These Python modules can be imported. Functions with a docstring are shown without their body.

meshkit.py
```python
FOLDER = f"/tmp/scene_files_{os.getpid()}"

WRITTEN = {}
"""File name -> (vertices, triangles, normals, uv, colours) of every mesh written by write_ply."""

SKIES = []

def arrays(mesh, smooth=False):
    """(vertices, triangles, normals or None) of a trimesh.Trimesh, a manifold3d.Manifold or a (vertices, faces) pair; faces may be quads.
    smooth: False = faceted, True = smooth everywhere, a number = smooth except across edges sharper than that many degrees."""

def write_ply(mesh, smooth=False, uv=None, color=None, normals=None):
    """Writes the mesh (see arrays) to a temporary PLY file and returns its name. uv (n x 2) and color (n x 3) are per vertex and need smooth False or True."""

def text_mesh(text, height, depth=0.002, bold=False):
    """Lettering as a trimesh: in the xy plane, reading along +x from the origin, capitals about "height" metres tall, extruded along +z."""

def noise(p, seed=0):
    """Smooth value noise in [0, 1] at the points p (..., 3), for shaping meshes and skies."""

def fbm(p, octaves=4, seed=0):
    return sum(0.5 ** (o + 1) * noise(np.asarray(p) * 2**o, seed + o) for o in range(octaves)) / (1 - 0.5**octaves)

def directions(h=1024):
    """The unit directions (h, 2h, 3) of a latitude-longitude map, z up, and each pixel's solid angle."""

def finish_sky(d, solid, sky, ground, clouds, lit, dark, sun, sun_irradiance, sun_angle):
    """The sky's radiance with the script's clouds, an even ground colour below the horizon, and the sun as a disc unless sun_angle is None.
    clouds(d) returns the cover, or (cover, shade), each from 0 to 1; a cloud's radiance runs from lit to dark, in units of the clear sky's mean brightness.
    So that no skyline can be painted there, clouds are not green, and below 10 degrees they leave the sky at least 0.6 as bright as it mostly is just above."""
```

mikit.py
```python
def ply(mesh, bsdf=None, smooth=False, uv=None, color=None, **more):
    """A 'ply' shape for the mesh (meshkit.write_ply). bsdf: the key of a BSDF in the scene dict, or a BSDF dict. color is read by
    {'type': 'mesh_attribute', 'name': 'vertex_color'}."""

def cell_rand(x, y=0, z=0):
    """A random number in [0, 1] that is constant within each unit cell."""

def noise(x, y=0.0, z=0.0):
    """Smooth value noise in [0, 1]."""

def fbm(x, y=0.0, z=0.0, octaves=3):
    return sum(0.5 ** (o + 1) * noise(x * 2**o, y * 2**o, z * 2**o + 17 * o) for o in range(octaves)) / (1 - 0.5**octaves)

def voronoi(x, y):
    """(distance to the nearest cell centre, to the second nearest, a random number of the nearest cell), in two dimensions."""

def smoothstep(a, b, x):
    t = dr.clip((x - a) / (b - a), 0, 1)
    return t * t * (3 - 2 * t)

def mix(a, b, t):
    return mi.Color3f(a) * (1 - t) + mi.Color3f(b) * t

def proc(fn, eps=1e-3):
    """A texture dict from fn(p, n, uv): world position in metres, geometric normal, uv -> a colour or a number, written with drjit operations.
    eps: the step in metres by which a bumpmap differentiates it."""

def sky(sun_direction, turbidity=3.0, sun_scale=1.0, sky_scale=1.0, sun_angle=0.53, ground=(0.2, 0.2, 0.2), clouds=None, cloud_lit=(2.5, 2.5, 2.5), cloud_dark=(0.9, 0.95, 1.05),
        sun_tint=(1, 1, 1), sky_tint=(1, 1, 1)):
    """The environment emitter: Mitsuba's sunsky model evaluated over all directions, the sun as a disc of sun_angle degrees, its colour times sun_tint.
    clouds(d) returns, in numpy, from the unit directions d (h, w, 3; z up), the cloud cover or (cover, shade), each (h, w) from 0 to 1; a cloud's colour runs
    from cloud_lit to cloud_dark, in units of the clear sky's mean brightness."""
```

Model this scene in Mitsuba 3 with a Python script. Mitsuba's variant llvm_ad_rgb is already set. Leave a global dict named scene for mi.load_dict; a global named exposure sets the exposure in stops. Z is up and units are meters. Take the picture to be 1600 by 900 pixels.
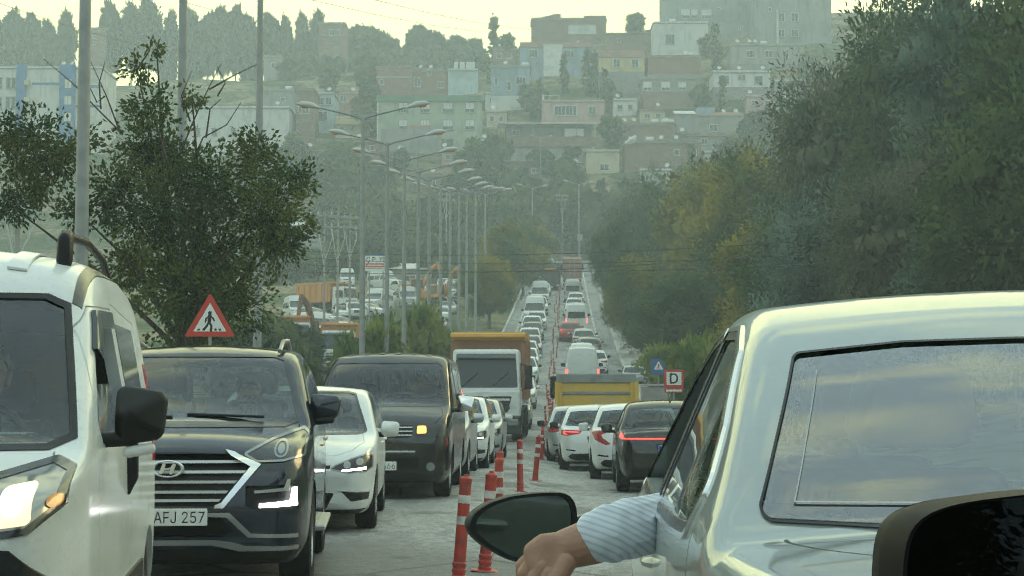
import math, random, itertools
import numpy as np, trimesh, manifold3d as m3, drjit as dr, mitsuba as mi, mikit, meshkit
from shapely.geometry import Polygon, LineString, Point, box as sbox
from scipy.interpolate import PchipInterpolator
T = mi.ScalarTransform4f
scene, labels = {}, {}
rnd = random.Random(7)
nrg = np.random.default_rng(11)
PI = math.pi

# ------------------------------------------------------------------ camera, sky, exposure
F, H0, YH = 2700.0, 1.33, 620.0          # focal length in pixels of a 1600 wide frame, eye height, horizon row
TH = math.atan((YH - 450.0) / F)
scene['camera'] = {'type': 'perspective', 'fov': 2 * math.degrees(math.atan(800 / F)), 'fov_axis': 'x', 'near_clip': 0.05, 'far_clip': 3000.0,
    'to_world': T().look_at(origin=[0, 0, H0], target=[0, math.cos(TH), H0 + math.sin(TH)], up=[0, 0, 1]), 'medium': {'type': 'ref', 'id': 'haze_medium'}}
SUN = np.array([0.50, 0.80, 0.30]); SUN /= np.linalg.norm(SUN)

def clouds(d):
    n = meshkit.fbm(d * np.array([5.0, 8.0, 9.0]) + 5.0, 5, 3)
    t = np.clip((0.66 - d[..., 2]) / 0.44, 0, 1)
    lit = np.clip(t * t * (3 - 2 * t) * np.clip(0.3 + 0.85 * d[..., 1], 0, 1), 0, 1)
    return np.ones_like(n), np.clip(1 - lit + (n - 0.50) * 1.5 * (1 - 0.7 * lit), 0, 1)

scene['sky'] = mikit.sky(SUN.tolist(), turbidity=4, sun_scale=0.1, sun_angle=20, clouds=clouds, cloud_lit=(5.2, 5.2, 2.35), cloud_dark=(1.37, 1.86, 2.0), sun_tint=(1.0, 1.0, 0.86), ground=(0.16, 0.17, 0.15))
exposure = 2.85
scene['haze_medium'] = {'type': 'homogeneous', 'albedo': {'type': 'rgb', 'value': [0.875, 0.965, 0.975]}, 'sigma_t': 0.00155}
scene['haze'] = {'type': 'cube', 'to_world': T().translate([0, 340, 66]).scale([460, 410, 70]), 'bsdf': {'type': 'null'}, 'interior': {'type': 'ref', 'id': 'haze_medium'}}
labels['haze'] = {'label': 'pale hazy air over the valley road and hillside', 'category': 'haze', 'kind': 'stuff'}

# ------------------------------------------------------------------ keys, protos, stamping
_used = set()
def uniq(k):
    if k not in _used:
        _used.add(k); return k
    i = 1
    while f'{k}_{i:03d}' in _used: i += 1
    k = f'{k}_{i:03d}'; _used.add(k); return k

def mat4(t=(0, 0, 0), rz=0.0, s=1.0, rx=0.0, ry=0.0):
    cz, sz, cx, sx, cy, sy = math.cos(rz), math.sin(rz), math.cos(rx), math.sin(rx), math.cos(ry), math.sin(ry)
    R = np.array([[cz, -sz, 0], [sz, cz, 0], [0, 0, 1]]) @ np.array([[cy, 0, sy], [0, 1, 0], [-sy, 0, cy]]) @ np.array([[1, 0, 0], [0, cx, -sx], [0, sx, cx]])
    M = np.eye(4); M[:3, :3] = R @ np.diag(np.broadcast_to(np.asarray(s, float), 3)); M[:3, 3] = t
    return M

class Proto:
    """the parts of one kind of thing; stamp() puts a thing with its parts into the scene"""
    def __init__(self, zmap=None): self.parts, self.n, self.zmap, self.M, self.b = [], {}, zmap, None, None
    def add(self, path, mesh, mat, smooth=35, label=None, **kw):
        base = path
        if hasattr(mesh, 'num_tri'):
            if mesh.num_tri() == 0: return None
        if hasattr(mesh, 'num_tri') and self.b is not None and (got := self.b.shaded(mesh, smooth)) is not None:
            v, f, nn = got
            if self.zmap:
                z0 = v[:, 2]; sl = (np.interp(z0 + .01, *zip(*self.zmap)) - np.interp(z0 - .01, *zip(*self.zmap))) / .02
                v = v.copy(); v[:, 2] = np.interp(z0, *zip(*self.zmap)); nn = nn / np.stack([np.ones_like(sl), np.ones_like(sl), sl], 1); nn /= np.linalg.norm(nn, axis=1, keepdims=True)
            k = self.n.get(base, 0); self.n[base] = k + 1
            if k: path = f'{base}_{k:03d}'
            self.parts.append((path, {'type': 'ply', 'filename': meshkit.write_ply((v, f), False, normals=nn), 'face_normals': False}, mat, label))
            return path
        if self.zmap or self.M is not None:
            v, f = meshkit.arrays(mesh)[:2]; v = np.array(v, float)
            if self.zmap: v[:, 2] = np.interp(v[:, 2], *zip(*self.zmap))
            mesh = trimesh.Trimesh(v, f, process=False)
            if self.M is not None: mesh.apply_transform(self.M)
        k = self.n.get(base, 0); self.n[base] = k + 1
        if k: path = f'{base}_{k:03d}'
        self.parts.append((path, mikit.ply(mesh, None, smooth=smooth, **kw), mat, label))
        return path
    def stamp(self, name, label=None, cat=None, M=None, group=None, mats={}, skip=(), kind=None):
        key = uniq(name)
        for path, d, mat, lab in self.parts:
            if any(path.startswith(s) for s in skip): continue
            k = key + ('__' + path.replace('/', '__') if path else '')
            e = dict(d)
            mm = mats.get(mat, mat)
            if isinstance(mm, tuple):   # (bsdf, radiance): a lit lamp
                e['bsdf'] = {'type': 'ref', 'id': mm[0]}; e['emitter'] = {'type': 'area', 'radiance': {'type': 'rgb', 'value': list(mm[1])}}
            else: e['bsdf'] = {'type': 'ref', 'id': mm}
            if M is not None: e['to_world'] = T(np.asarray(M, float).tolist())
            scene[k] = e
            if lab: labels[k] = {'label': lab}
        L = {}
        if label: L['label'] = label
        if cat: L['category'] = cat
        if group: L['group'] = group
        if kind: L['kind'] = kind
        labels[key] = L
        return key

def single(name, mesh, mat, label=None, cat=None, smooth=35, kind=None, group=None, M=None, **kw):
    p = Proto(); p.add('', mesh, mat, smooth, **kw)
    return p.stamp(name, label, cat, M, group, kind=kind)

def cat(meshes):
    meshes = [m if isinstance(m, trimesh.Trimesh) else trimesh.Trimesh(*meshkit.arrays(m)[:2], process=False) for m in meshes]
    return trimesh.util.concatenate(meshes)
def bx(x0, x1, y0, y1, z0, z1):
    b = trimesh.creation.box((x1 - x0, y1 - y0, z1 - z0)); b.apply_translation(((x0 + x1) / 2, (y0 + y1) / 2, (z0 + z1) / 2)); return b
def cbx(x0, x1, y0, y1, z0, z1, c=0.01):
    """a box with chamfered edges"""
    c = min(c, (x1 - x0) * .45, (y1 - y0) * .45, (z1 - z0) * .45)
    pts = []
    for sx, sy, sz in itertools.product((0, 1), repeat=3):
        X, Y, Z = (x0, x1)[sx], (y0, y1)[sy], (z0, z1)[sz]; ix, iy, iz = (c, -c)[sx], (c, -c)[sy], (c, -c)[sz]
        pts += [(X, Y + iy, Z + iz), (X + ix, Y, Z + iz), (X + ix, Y + iy, Z)]
    return trimesh.convex.convex_hull(np.array(pts))
def tube(pts, r, n=6):
    """a tapered tube along points; r a number or one per point"""
    P = np.asarray(pts, float); r = np.broadcast_to(np.asarray(r, float), len(P))
    t = np.gradient(P, axis=0); t /= np.linalg.norm(t, axis=1, keepdims=True) + 1e-12
    ref = np.array([0.13, 0.27, 0.95]) if abs(t[0] @ [0.13, 0.27, 0.95]) < 0.9 else np.array([1.0, 0.1, 0])
    a = np.cross(t, ref); a /= np.linalg.norm(a, axis=1, keepdims=True) + 1e-12; b = np.cross(t, a)
    ang = np.arange(n) * 2 * PI / n
    V = (P[:, None] + r[:, None, None] * (np.cos(ang)[None, :, None] * a[:, None] + np.sin(ang)[None, :, None] * b[:, None])).reshape(-1, 3)
    Fc = []
    for i in range(len(P) - 1):
        for j in range(n):
            k = (j + 1) % n
            Fc += [(i * n + j, i * n + k, (i + 1) * n + k), (i * n + j, (i + 1) * n + k, (i + 1) * n + j)]
    for j in range(1, n - 1): Fc += [(0, j, j + 1), (len(P) * n - n, len(P) * n - n + j + 1, len(P) * n - n + j)]
    m = trimesh.Trimesh(V, np.array(Fc)[:, ::-1], process=False)
    if m.volume < 0: m.invert()
    return m
def prism(poly, h0, h1, axis='z'):
    """shapely polygon extruded; axis z: (x,y) plane; axis y: polygon in (x,z); axis x: polygon in (y,z)"""
    ms = []
    for g in getattr(poly, 'geoms', [poly]):
        if g.is_empty or g.area < 1e-9: continue
        ms.append(trimesh.creation.extrude_polygon(g, h1 - h0, engine='earcut'))
    m = trimesh.util.concatenate(ms); v = m.vertices.copy(); v[:, 2] += h0
    if axis == 'z': m.vertices = v
    elif axis == 'y': m.vertices = v[:, [0, 2, 1]]; m.invert()
    else: m.vertices = v[:, [2, 0, 1]]
    return m
def lathe(prof, n=24):
    """(r, z) profile turned about z"""
    return trimesh.creation.revolve(np.asarray(prof, float), sections=n)
def xf(m, M): m = m.copy(); m.apply_transform(M); return m

# ------------------------------------------------------------------ materials
def rgb(c): return {'type': 'rgb', 'value': [float(x) for x in c]}
def two(d): return {'type': 'twosided', 'bsdf': d}
def mat(name, d): scene[name] = d; return name
def flat(name, c, rough=0.6, metallic=0.0, spec=0.5, **kw):
    return mat(name, two({'type': 'principled', 'base_color': c if isinstance(c, dict) else rgb(c), 'roughness': rough, 'metallic': metallic, 'specular': spec, **kw}))
def speck(c, amt=0.25, s=3.0, c2=None, o=3):
    """colour broken by grain and patches fixed to the place"""
    c = [float(x) for x in c]; c2 = c2 or [x * 0.55 for x in c]
    def fn(p, n, uv): return mikit.mix(c, c2, mikit.smoothstep(0.35, 0.8, mikit.fbm(p.x * s, p.y * s, p.z * s, octaves=o)) * amt * 2)
    return mikit.proc(fn)
def paint(name, c, metallic=0.0, rough=0.13, dirt=0.35):
    c = [float(x) for x in c]; dust = [0.25, 0.235, 0.2]
    def fn(p, n, uv):
        d = mikit.smoothstep(0.5, 0.85, mikit.fbm(p.x * 2.3, p.y * 2.3, p.z * 4.1, octaves=3)) * dirt * 0.35
        g = mikit.smoothstep(0.62, 0.8, mikit.noise(p.x * 60, p.y * 60, p.z * 60)) * dirt * 0.12
        return mikit.mix(c, dust, d + g)
    return flat(name, mikit.proc(fn), rough, metallic, 0.5, clearcoat=1.0, clearcoat_gloss=0.97)

paint('paint_white', (0.62, 0.64, 0.62), 0, 0.13, 0.7); paint('paint_silver', (0.42, 0.44, 0.44), 0.45, 0.2); paint('paint_grey', (0.16, 0.17, 0.17), 0.3)
paint('paint_black', (0.004, 0.005, 0.005), 0, 0.1, 0.06); paint('paint_navy', (0.007, 0.013, 0.026), 0.2, 0.1, 0.08); paint('paint_red', (0.35, 0.03, 0.02)); paint('paint_pearl', (0.38, 0.415, 0.41), 0.35, 0.055, 0.45)
paint('paint_blue', (0.05, 0.1, 0.22)); paint('paint_yellow', (0.5, 0.3, 0.02), 0, 0.5, 1.0); paint('paint_orange', (0.55, 0.22, 0.04), 0, 0.5, 0.9); paint('paint_brown', (0.22, 0.09, 0.06), 0, 0.5, 0.8); paint('paint_rust', (0.33, 0.155, 0.075), 0, 0.55, 1.1); paint('paint_ochre', (0.58, 0.31, 0.06), 0, 0.5, 1.0); paint('paint_beige', (0.45, 0.4, 0.3))
flat('black_plastic', (0.010, 0.011, 0.0115), 0.5, 0, 0.35); flat('matte_black', (0.008, 0.0085, 0.009), 0.55, 0, 0.18); flat('black_trim', (0.01, 0.011, 0.012), 0.25); flat('rubber', speck((0.012, 0.012, 0.012), 0.4, 9, [0.035, 0.033, 0.03]), 0.85, 0, 0.3)
flat('gloss_black', (0.008, 0.009, 0.01), 0.08); flat('dark_cloth', (0.02, 0.022, 0.024), 0.9); flat('seat_cloth', (0.035, 0.038, 0.038), 0.9); flat('headliner', (0.3, 0.3, 0.28), 0.9)
flat('chrome', (0.75, 0.76, 0.76), 0.12, 1.0); flat('alloy', (0.5, 0.51, 0.52), 0.3, 0.9); flat('satin_metal', (0.45, 0.46, 0.46), 0.4, 0.8)
mat('mirror_glass', two({'type': 'conductor', 'specular_reflectance': rgb((0.17, 0.19, 0.19))}))
mat('window_glass', {'type': 'thindielectric', 'int_ior': 1.33, 'specular_transmittance': rgb((0.36, 0.44, 0.43))})
mat('tinted_glass', {'type': 'thindielectric', 'int_ior': 1.3, 'specular_transmittance': rgb((0.14, 0.17, 0.17))})
mat('rear_screen', {'type': 'thindielectric', 'int_ior': 2.15, 'specular_transmittance': rgb((0.2, 0.25, 0.245))})
flat('dark_glass', (0.02, 0.024, 0.024), 0.06, 0, 0.65)
flat('lamp_glass', (0.28, 0.29, 0.29), 0.08, 0.5, 0.6); flat('lamp_dark', (0.03, 0.032, 0.034), 0.1); flat('lamp_red', (0.35, 0.012, 0.01), 0.12); flat('lamp_amber', (0.6, 0.2, 0.02), 0.12); flat('lamp_white', (0.7, 0.7, 0.68), 0.1)
flat('plate_white', (0.72, 0.73, 0.7), 0.35); flat('plate_blue', (0.02, 0.08, 0.35), 0.35); flat('ink', (0.012, 0.012, 0.013), 0.5)
flat('concrete', speck((0.34, 0.33, 0.3), 0.35, 1.7), 0.9); flat('kerb_stone', speck((0.4, 0.39, 0.35), 0.35, 2.2), 0.9); flat('galvanised', speck((0.30, 0.315, 0.31), 0.22, 5.0), 0.5, 0.5)
flat('lamp_shell', (0.5, 0.5, 0.48), 0.45); flat('wire', (0.03, 0.03, 0.03), 0.6)
flat('bollard_red', speck((0.42, 0.05, 0.035), 0.4, 14.0, [0.2, 0.05, 0.04]), 0.45); flat('reflective_white', speck((0.62, 0.61, 0.57), 0.35, 18.0, [0.3, 0.25, 0.22]), 0.4)
flat('sign_red', (0.5, 0.05, 0.035), 0.4); flat('sign_white', (0.7, 0.7, 0.66), 0.4); flat('sign_blue', (0.035, 0.12, 0.3), 0.4); flat('sign_back', (0.25, 0.26, 0.26), 0.5, 0.5)
flat('skin', speck((0.34, 0.185, 0.125), 0.25, 35.0, [0.26, 0.13, 0.09]), 0.5); flat('hair', (0.015, 0.012, 0.01), 0.6)
flat('bark', speck((0.085, 0.07, 0.052), 0.45, 9.0), 0.95); flat('rust', speck((0.2, 0.1, 0.06), 0.4, 4.0), 0.8)

# ------------------------------------------------------------------ the lie of the land
_pd = [-80, 0, 27, 36, 45, 60, 75, 96, 120, 145, 175, 208, 240, 275, 300, 330, 380, 440, 480, 560, 720, 960]
_pz = [0, 0, 0, -.10, -.17, -.15, .35, 1.65, 3.8, 6.7, 10.2, 14.2, 18.3, 25, 36, 50, 69, 84, 88, 92, 100, 104]
_prof = PchipInterpolator(_pd, _pz)
def road_x(y): return -0.78 + 0.0307 * np.asarray(y, float)
def ground_z(x, y):
    x, y = np.asarray(x, float), np.asarray(y, float)
    z = _prof(np.clip(y, -80, 960))
    r = x - road_x(y)
    hill = np.clip((y - 250) / 150, 0, 1)
    z = z + np.clip((x + 14) / 22, 0, 1) * 10 * np.clip((y - 345) / 95, 0, 1) + hill * (np.clip((x - 20) / 60, 0, 1) * 5 - np.clip((-x - 30) / 60, 0, 1) * 3)
    off = np.clip((np.abs(r) - 9) / 20, 0, 1)
    n = meshkit.fbm(np.stack([x * 0.05, y * 0.05, 0 * x], -1), 3, 5) - 0.5
    z = z + off * n * (1.2 + 3.0 * hill)
    z = z - 0.16 * np.clip((r + .3) / 1.2, 0, 1) * np.clip((y - 12) / 10, 0, 1) * np.clip((62 - y) / 16, 0, 1)
    z = z + np.clip((r - 9) / 12, 0, 1) * 1.5 * (1 - hill)
    return z
def ray(px, py):
    a, b = (px - 800) / F, (450 - py) / F
    v = np.array([a, math.cos(TH) - b * math.sin(TH), math.sin(TH) + b * math.cos(TH)])
    return v / v[1]
def at(px, py, d):
    """the point d metres ahead that the photograph shows at pixel (px, py)"""
    return np.array([0, 0, H0]) + ray(px, py) * d
def hit(px, py, d0=40, d1=900):
    """where the line of sight through the pixel meets the land"""
    v = ray(px, py); d = np.arange(d0, d1, 0.5)
    below = (H0 + v[2] * d) < ground_z(v[0] * d, d)
    return float(d[np.argmax(below)]) if below.any() else 460.0

def sheet(xs_of_y, ys, zoff=0.0, zfun=None):
    """a sheet of ground following the land; xs_of_y(y) gives the x samples of a row"""
    V = np.array([[(x, y, 0) for x in xs_of_y(y)] for y in ys], float)
    nx = V.shape[1]; V = V.reshape(-1, 3)
    V[:, 2] = (zfun or ground_z)(V[:, 0], V[:, 1]) + zoff
    i = np.arange(len(ys) - 1)[:, None] * nx + np.arange(nx - 1)[None]
    q = np.stack([i, i + 1, i + nx + 1, i + nx], -1).reshape(-1, 4)
    return (V, q)
def bed(x, y):
    r = np.abs(x - road_x(y)); return ground_z(x, y) - 0.25 * np.clip((5.4 - r) / 0.5, 0, 1) * (np.asarray(y) < 264)
ys = np.concatenate([np.arange(-60, 60, 4.0), np.arange(60, 290, 2.5), np.arange(290, 560, 4.0), np.arange(560, 741, 20.0)])
rel = np.concatenate([-np.geomspace(420, 14, 60), np.arange(-12, 12.1, 1.0), np.geomspace(14, 420, 60)])
def ground_colour(p, n, uv):
    a = mikit.fbm(p.x * 0.09, p.y * 0.09, p.z * 0.2, octaves=4); b = mikit.fbm(p.x * 1.3, p.y * 1.3, 0.0, octaves=3)
    c = mikit.mix((0.055, 0.075, 0.03), (0.20, 0.165, 0.10), mikit.smoothstep(0.42, 0.62, a))
    return mikit.mix(c, (0.03, 0.04, 0.02), mikit.smoothstep(0.45, 0.75, b) * 0.6)
flat('soil', mikit.proc(ground_colour), 1.0, 0, 0.1)
single('ground', sheet(lambda y: road_x(y) + rel, ys, 0, bed), 'soil', 'dry grassy ground rising from the roadside to the hillside', 'ground', True, 'structure')
def asphalt(p, n, uv):
    g = mikit.noise(p.x * 90, p.y * 90, 0.0); h = mikit.noise(p.x * 31, p.y * 31, 3.0)
    a = mikit.fbm(p.x * 0.7, p.y * 0.16, 0.0, octaves=4)
    c = mikit.mix((0.13, 0.132, 0.128), (0.38, 0.38, 0.365), mikit.smoothstep(0.2, 0.8, g * 0.4 + h * 0.3 + mikit.noise(p.x * 14, p.y * 9, 5.0) * 0.3))
    c = mikit.mix(c, (0.10, 0.10, 0.095), mikit.smoothstep(0.5, 0.72, a) * 0.75)
    lane = p.x - (0.0307 * p.y - 0.78); oil = dr.exp(-dr.square((dr.abs(lane) - 1.9) / 0.35)) * mikit.smoothstep(0.45, 0.75, mikit.fbm(p.x * 2.3, p.y * 0.5, 9.0))
    c = mikit.mix(c, (0.05, 0.05, 0.048), oil * 0.75 + mikit.smoothstep(0.66, 0.72, mikit.fbm(p.x * 1.1, p.y * 0.9, 4.0)) * 0.6)
    c = mikit.mix(c, (0.40, 0.39, 0.36), mikit.smoothstep(0.60, 0.66, mikit.fbm(p.x * 0.5, p.y * 0.12, 21.0)) * 0.12)
    w1, w2, wr = mikit.voronoi(p.x * 0.45, p.y * 0.3)
    return mikit.mix(c, (0.04, 0.04, 0.04), mikit.smoothstep(0.04, 0.0, w2 - w1) * 0.7 * mikit.smoothstep(0.4, 0.6, mikit.noise(p.x * 0.2, p.y * 0.2)))
scene['asphalt'] = two({'type': 'bumpmap', 'arbitrary': mikit.proc(lambda p, n, uv: mikit.noise(p.x * 60, p.y * 60, 0.0) * 0.6 + mikit.noise(p.x * 22, p.y * 22, 7.0) * 0.4, eps=4e-3), 'scale': 0.012,
    'bsdf': {'type': 'principled', 'base_color': mikit.proc(asphalt), 'roughness': 0.6, 'specular': 0.5}})
ry = np.concatenate([np.arange(-60, 60, 3.0), np.arange(60, 263, 2.0)])
single('road', sheet(lambda y: road_x(y) + np.linspace(-4.3, 4.6, 13), ry), 'asphalt', 'worn grey asphalt road dipping then climbing straight to the hill', 'road', True, 'structure')
flat('line_paint', speck((0.55, 0.55, 0.5), 0.5, 3.0, [0.2, 0.2, 0.19]), 0.7)
for r0, nm, lb in ((-3.35, 'edge_line', 'worn white edge line along the outer side of the oncoming lane'), (3.35, 'edge_line', 'worn white edge line beside the kerb where rubble lies')):
    single(nm, sheet(lambda y: road_x(y) + np.array([r0 - .07, r0 + .07]), ry[(ry > 30) & (ry < 250)], 0.006), 'line_paint', lb, 'road marking', True, 'structure')
def kerb(r0, r1, z0, z1, y0, y1, name, label, m='kerb_stone', sides=0.25):
    yy = np.arange(y0, y1 + .1, 2.5); p = [(r0, z0 - sides), (r0, z1 - .02), (r0 + .02, z1), (r1 - .02, z1), (r1, z1 - .02), (r1, z0 - sides)]
    V = np.array([[(road_x(y) + a, y, _prof(y) + b) for a, b in p] for y in yy]).reshape(-1, 3); k = len(p)
    i = np.arange(len(yy) - 1)[:, None] * k + np.arange(k - 1)[None]
    single(name, (V, np.stack([i, i + k, i + k + 1, i + 1], -1).reshape(-1, 4)), m, label, name.replace('_', ' '), False, 'structure')
kerb(-4.52, -4.3, 0, 0.13, 20, 262, 'kerb', 'pale concrete kerb along the oncoming side of the road')
kerb(4.6, 4.8, 0, 0.13, 40, 262, 'kerb', 'pale concrete kerb along the rubble strewn pavement')
kerb(4.803, 7.4, 0, 0.12, 40, 262, 'pavement', 'dusty pavement beside the right hand lane below the trees', 'concrete')
# ------------------------------------------------------------------ trees
def gz0(x, y): return float(ground_z(x, y))
def leaf_mat(name, c1, c2, trans=0.35, s=0.9):
    c1, c2 = [list(map(float, c)) for c in (c1, c2)]
    def fn(p, n, uv): return mikit.mix(c1, c2, mikit.smoothstep(0.3, 0.7, mikit.fbm(p.x * s, p.y * s, p.z * s, octaves=2)))
    return mat(name, {'type': 'principledthin', 'base_color': mikit.proc(fn), 'roughness': 0.55, 'diff_trans': trans, 'spec_trans': 0.0, 'eta': 1.3})
def leaf_far(name, c1, c2, s=0.25):
    c1, c2 = [list(map(float, c)) for c in (c1, c2)]
    def fn(p, n, uv): return mikit.mix(c1, c2, mikit.smoothstep(0.3, 0.7, mikit.fbm(p.x * s, p.y * s, p.z * s, octaves=2)))
    return mat(name, two({'type': 'diffuse', 'reflectance': mikit.proc(fn)}))
leaf_mat('leaf_dark', (0.042, 0.072, 0.036), (0.09, 0.125, 0.05), 0.45)
leaf_mat('leaf_olive', (0.065, 0.105, 0.04), (0.26, 0.22, 0.045), 0.45, 0.3)
leaf_mat('leaf_grey', (0.05, 0.085, 0.065), (0.14, 0.19, 0.15), 0.35)
leaf_mat('leaf_brown', (0.055, 0.078, 0.046), (0.14, 0.145, 0.09), 0.4)
leaf_mat('leaf_left', (0.05, 0.085, 0.032), (0.13, 0.15, 0.045), 0.5); leaf_mat('leaf_bush', (0.08, 0.13, 0.035), (0.22, 0.25, 0.06), 0.55)
leaf_far('leaf_far_green', (0.035, 0.055, 0.025), (0.085, 0.11, 0.04)); leaf_far('leaf_pine', (0.02, 0.035, 0.022), (0.045, 0.06, 0.034))

def leaves(P, size, rng, droop=0.3, aspect=0.45, dirs=None, fold=True):
    """folded leaf faces at points P"""
    n = len(P); size = np.broadcast_to(size, n) * rng.uniform(0.65, 1.35, n)
    d = rng.normal(size=(n, 3)) if dirs is None else dirs + rng.normal(size=(n, 3)) * 0.45
    d[:, 2] -= droop * (1 if dirs is None else 0.3); d /= np.linalg.norm(d, axis=1, keepdims=True)
    s = np.cross(d, rng.normal(size=(n, 3))); s /= np.linalg.norm(s, axis=1, keepdims=True) + 1e-9
    L, W = size[:, None], size[:, None] * aspect
    a, b = P, P + d * L; m = P + d * L * 0.45 + np.cross(d, s) * W * 0.25
    V = np.stack([a, m + s * W * .5, b, m - s * W * .5], 1).reshape(-1, 3)
    i = np.arange(n)[:, None] * 4
    return V, np.concatenate([i + [0, 1, 2], i + [0, 2, 3]])

def crown(rng, R, Hc, n, size, lobes=14, clump=0.28, droop=0.3, aspect=0.45, shape='broad', per=26):
    """leaf faces in clumps spread through lobes of a crown; centre at 0, half width R, half height Hc"""
    C = []
    for _ in range(lobes):
        v = rng.normal(size=3); v /= np.linalg.norm(v)
        t = rng.uniform(0.35, 0.78); c = v * t * np.array([R, R, Hc])
        if shape == 'cone': c[2] = rng.uniform(-1, 1) * Hc; c[:2] = v[:2] * R * (0.55 - 0.45 * c[2] / Hc)
        C.append((c, rng.uniform(0.26, 0.5) * (1.0 if shape != 'cone' else 0.7)))
    nc = n // per; out, dirs = [], []
    for _ in range(nc):
        c, r = C[rng.integers(len(C))]
        v = rng.normal(size=3); v /= np.linalg.norm(v)
        q = c + v * np.array([R, R, Hc * (0.8 if shape != 'cone' else .5)]) * r * rng.uniform(0.55, 1.0) ** 0.5
        out.append(q + rng.normal(size=(per, 3)) * clump * R * 0.3 * np.array([1, 1, .8])); dirs.append(np.repeat(v[None], per, 0))
    A, B = leaves(np.concatenate(out), size, rng, droop, aspect, np.concatenate(dirs))
    k = n // 14; ci = rng.integers(len(C), size=k); v = rng.normal(size=(k, 3)); v /= np.linalg.norm(v, axis=1, keepdims=True)
    q = np.array([c for c, r in C])[ci] + v * np.array([R, R, Hc * .75]) * (np.array([r for c, r in C])[ci] * rng.uniform(0, .6, k))[:, None]
    A2, B2 = leaves(q, size * 2.6, rng, droop, .8)      # the dense inside of each clump
    N = np.concatenate([np.concatenate(dirs), v]) * .75 + np.concatenate([np.concatenate(out), q]) / [R, R, Hc] * .6; N += rng.normal(size=N.shape) * .12; N[:, 2] += .15
    N = np.repeat(N / np.linalg.norm(N, axis=1, keepdims=True), 4, 0)      # shading normals set outwards from clump and crown, not from the leaf faces
    return (np.concatenate([A, A2]), np.concatenate([B, B2 + len(A)]), N), [c for c, r in C]

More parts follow.
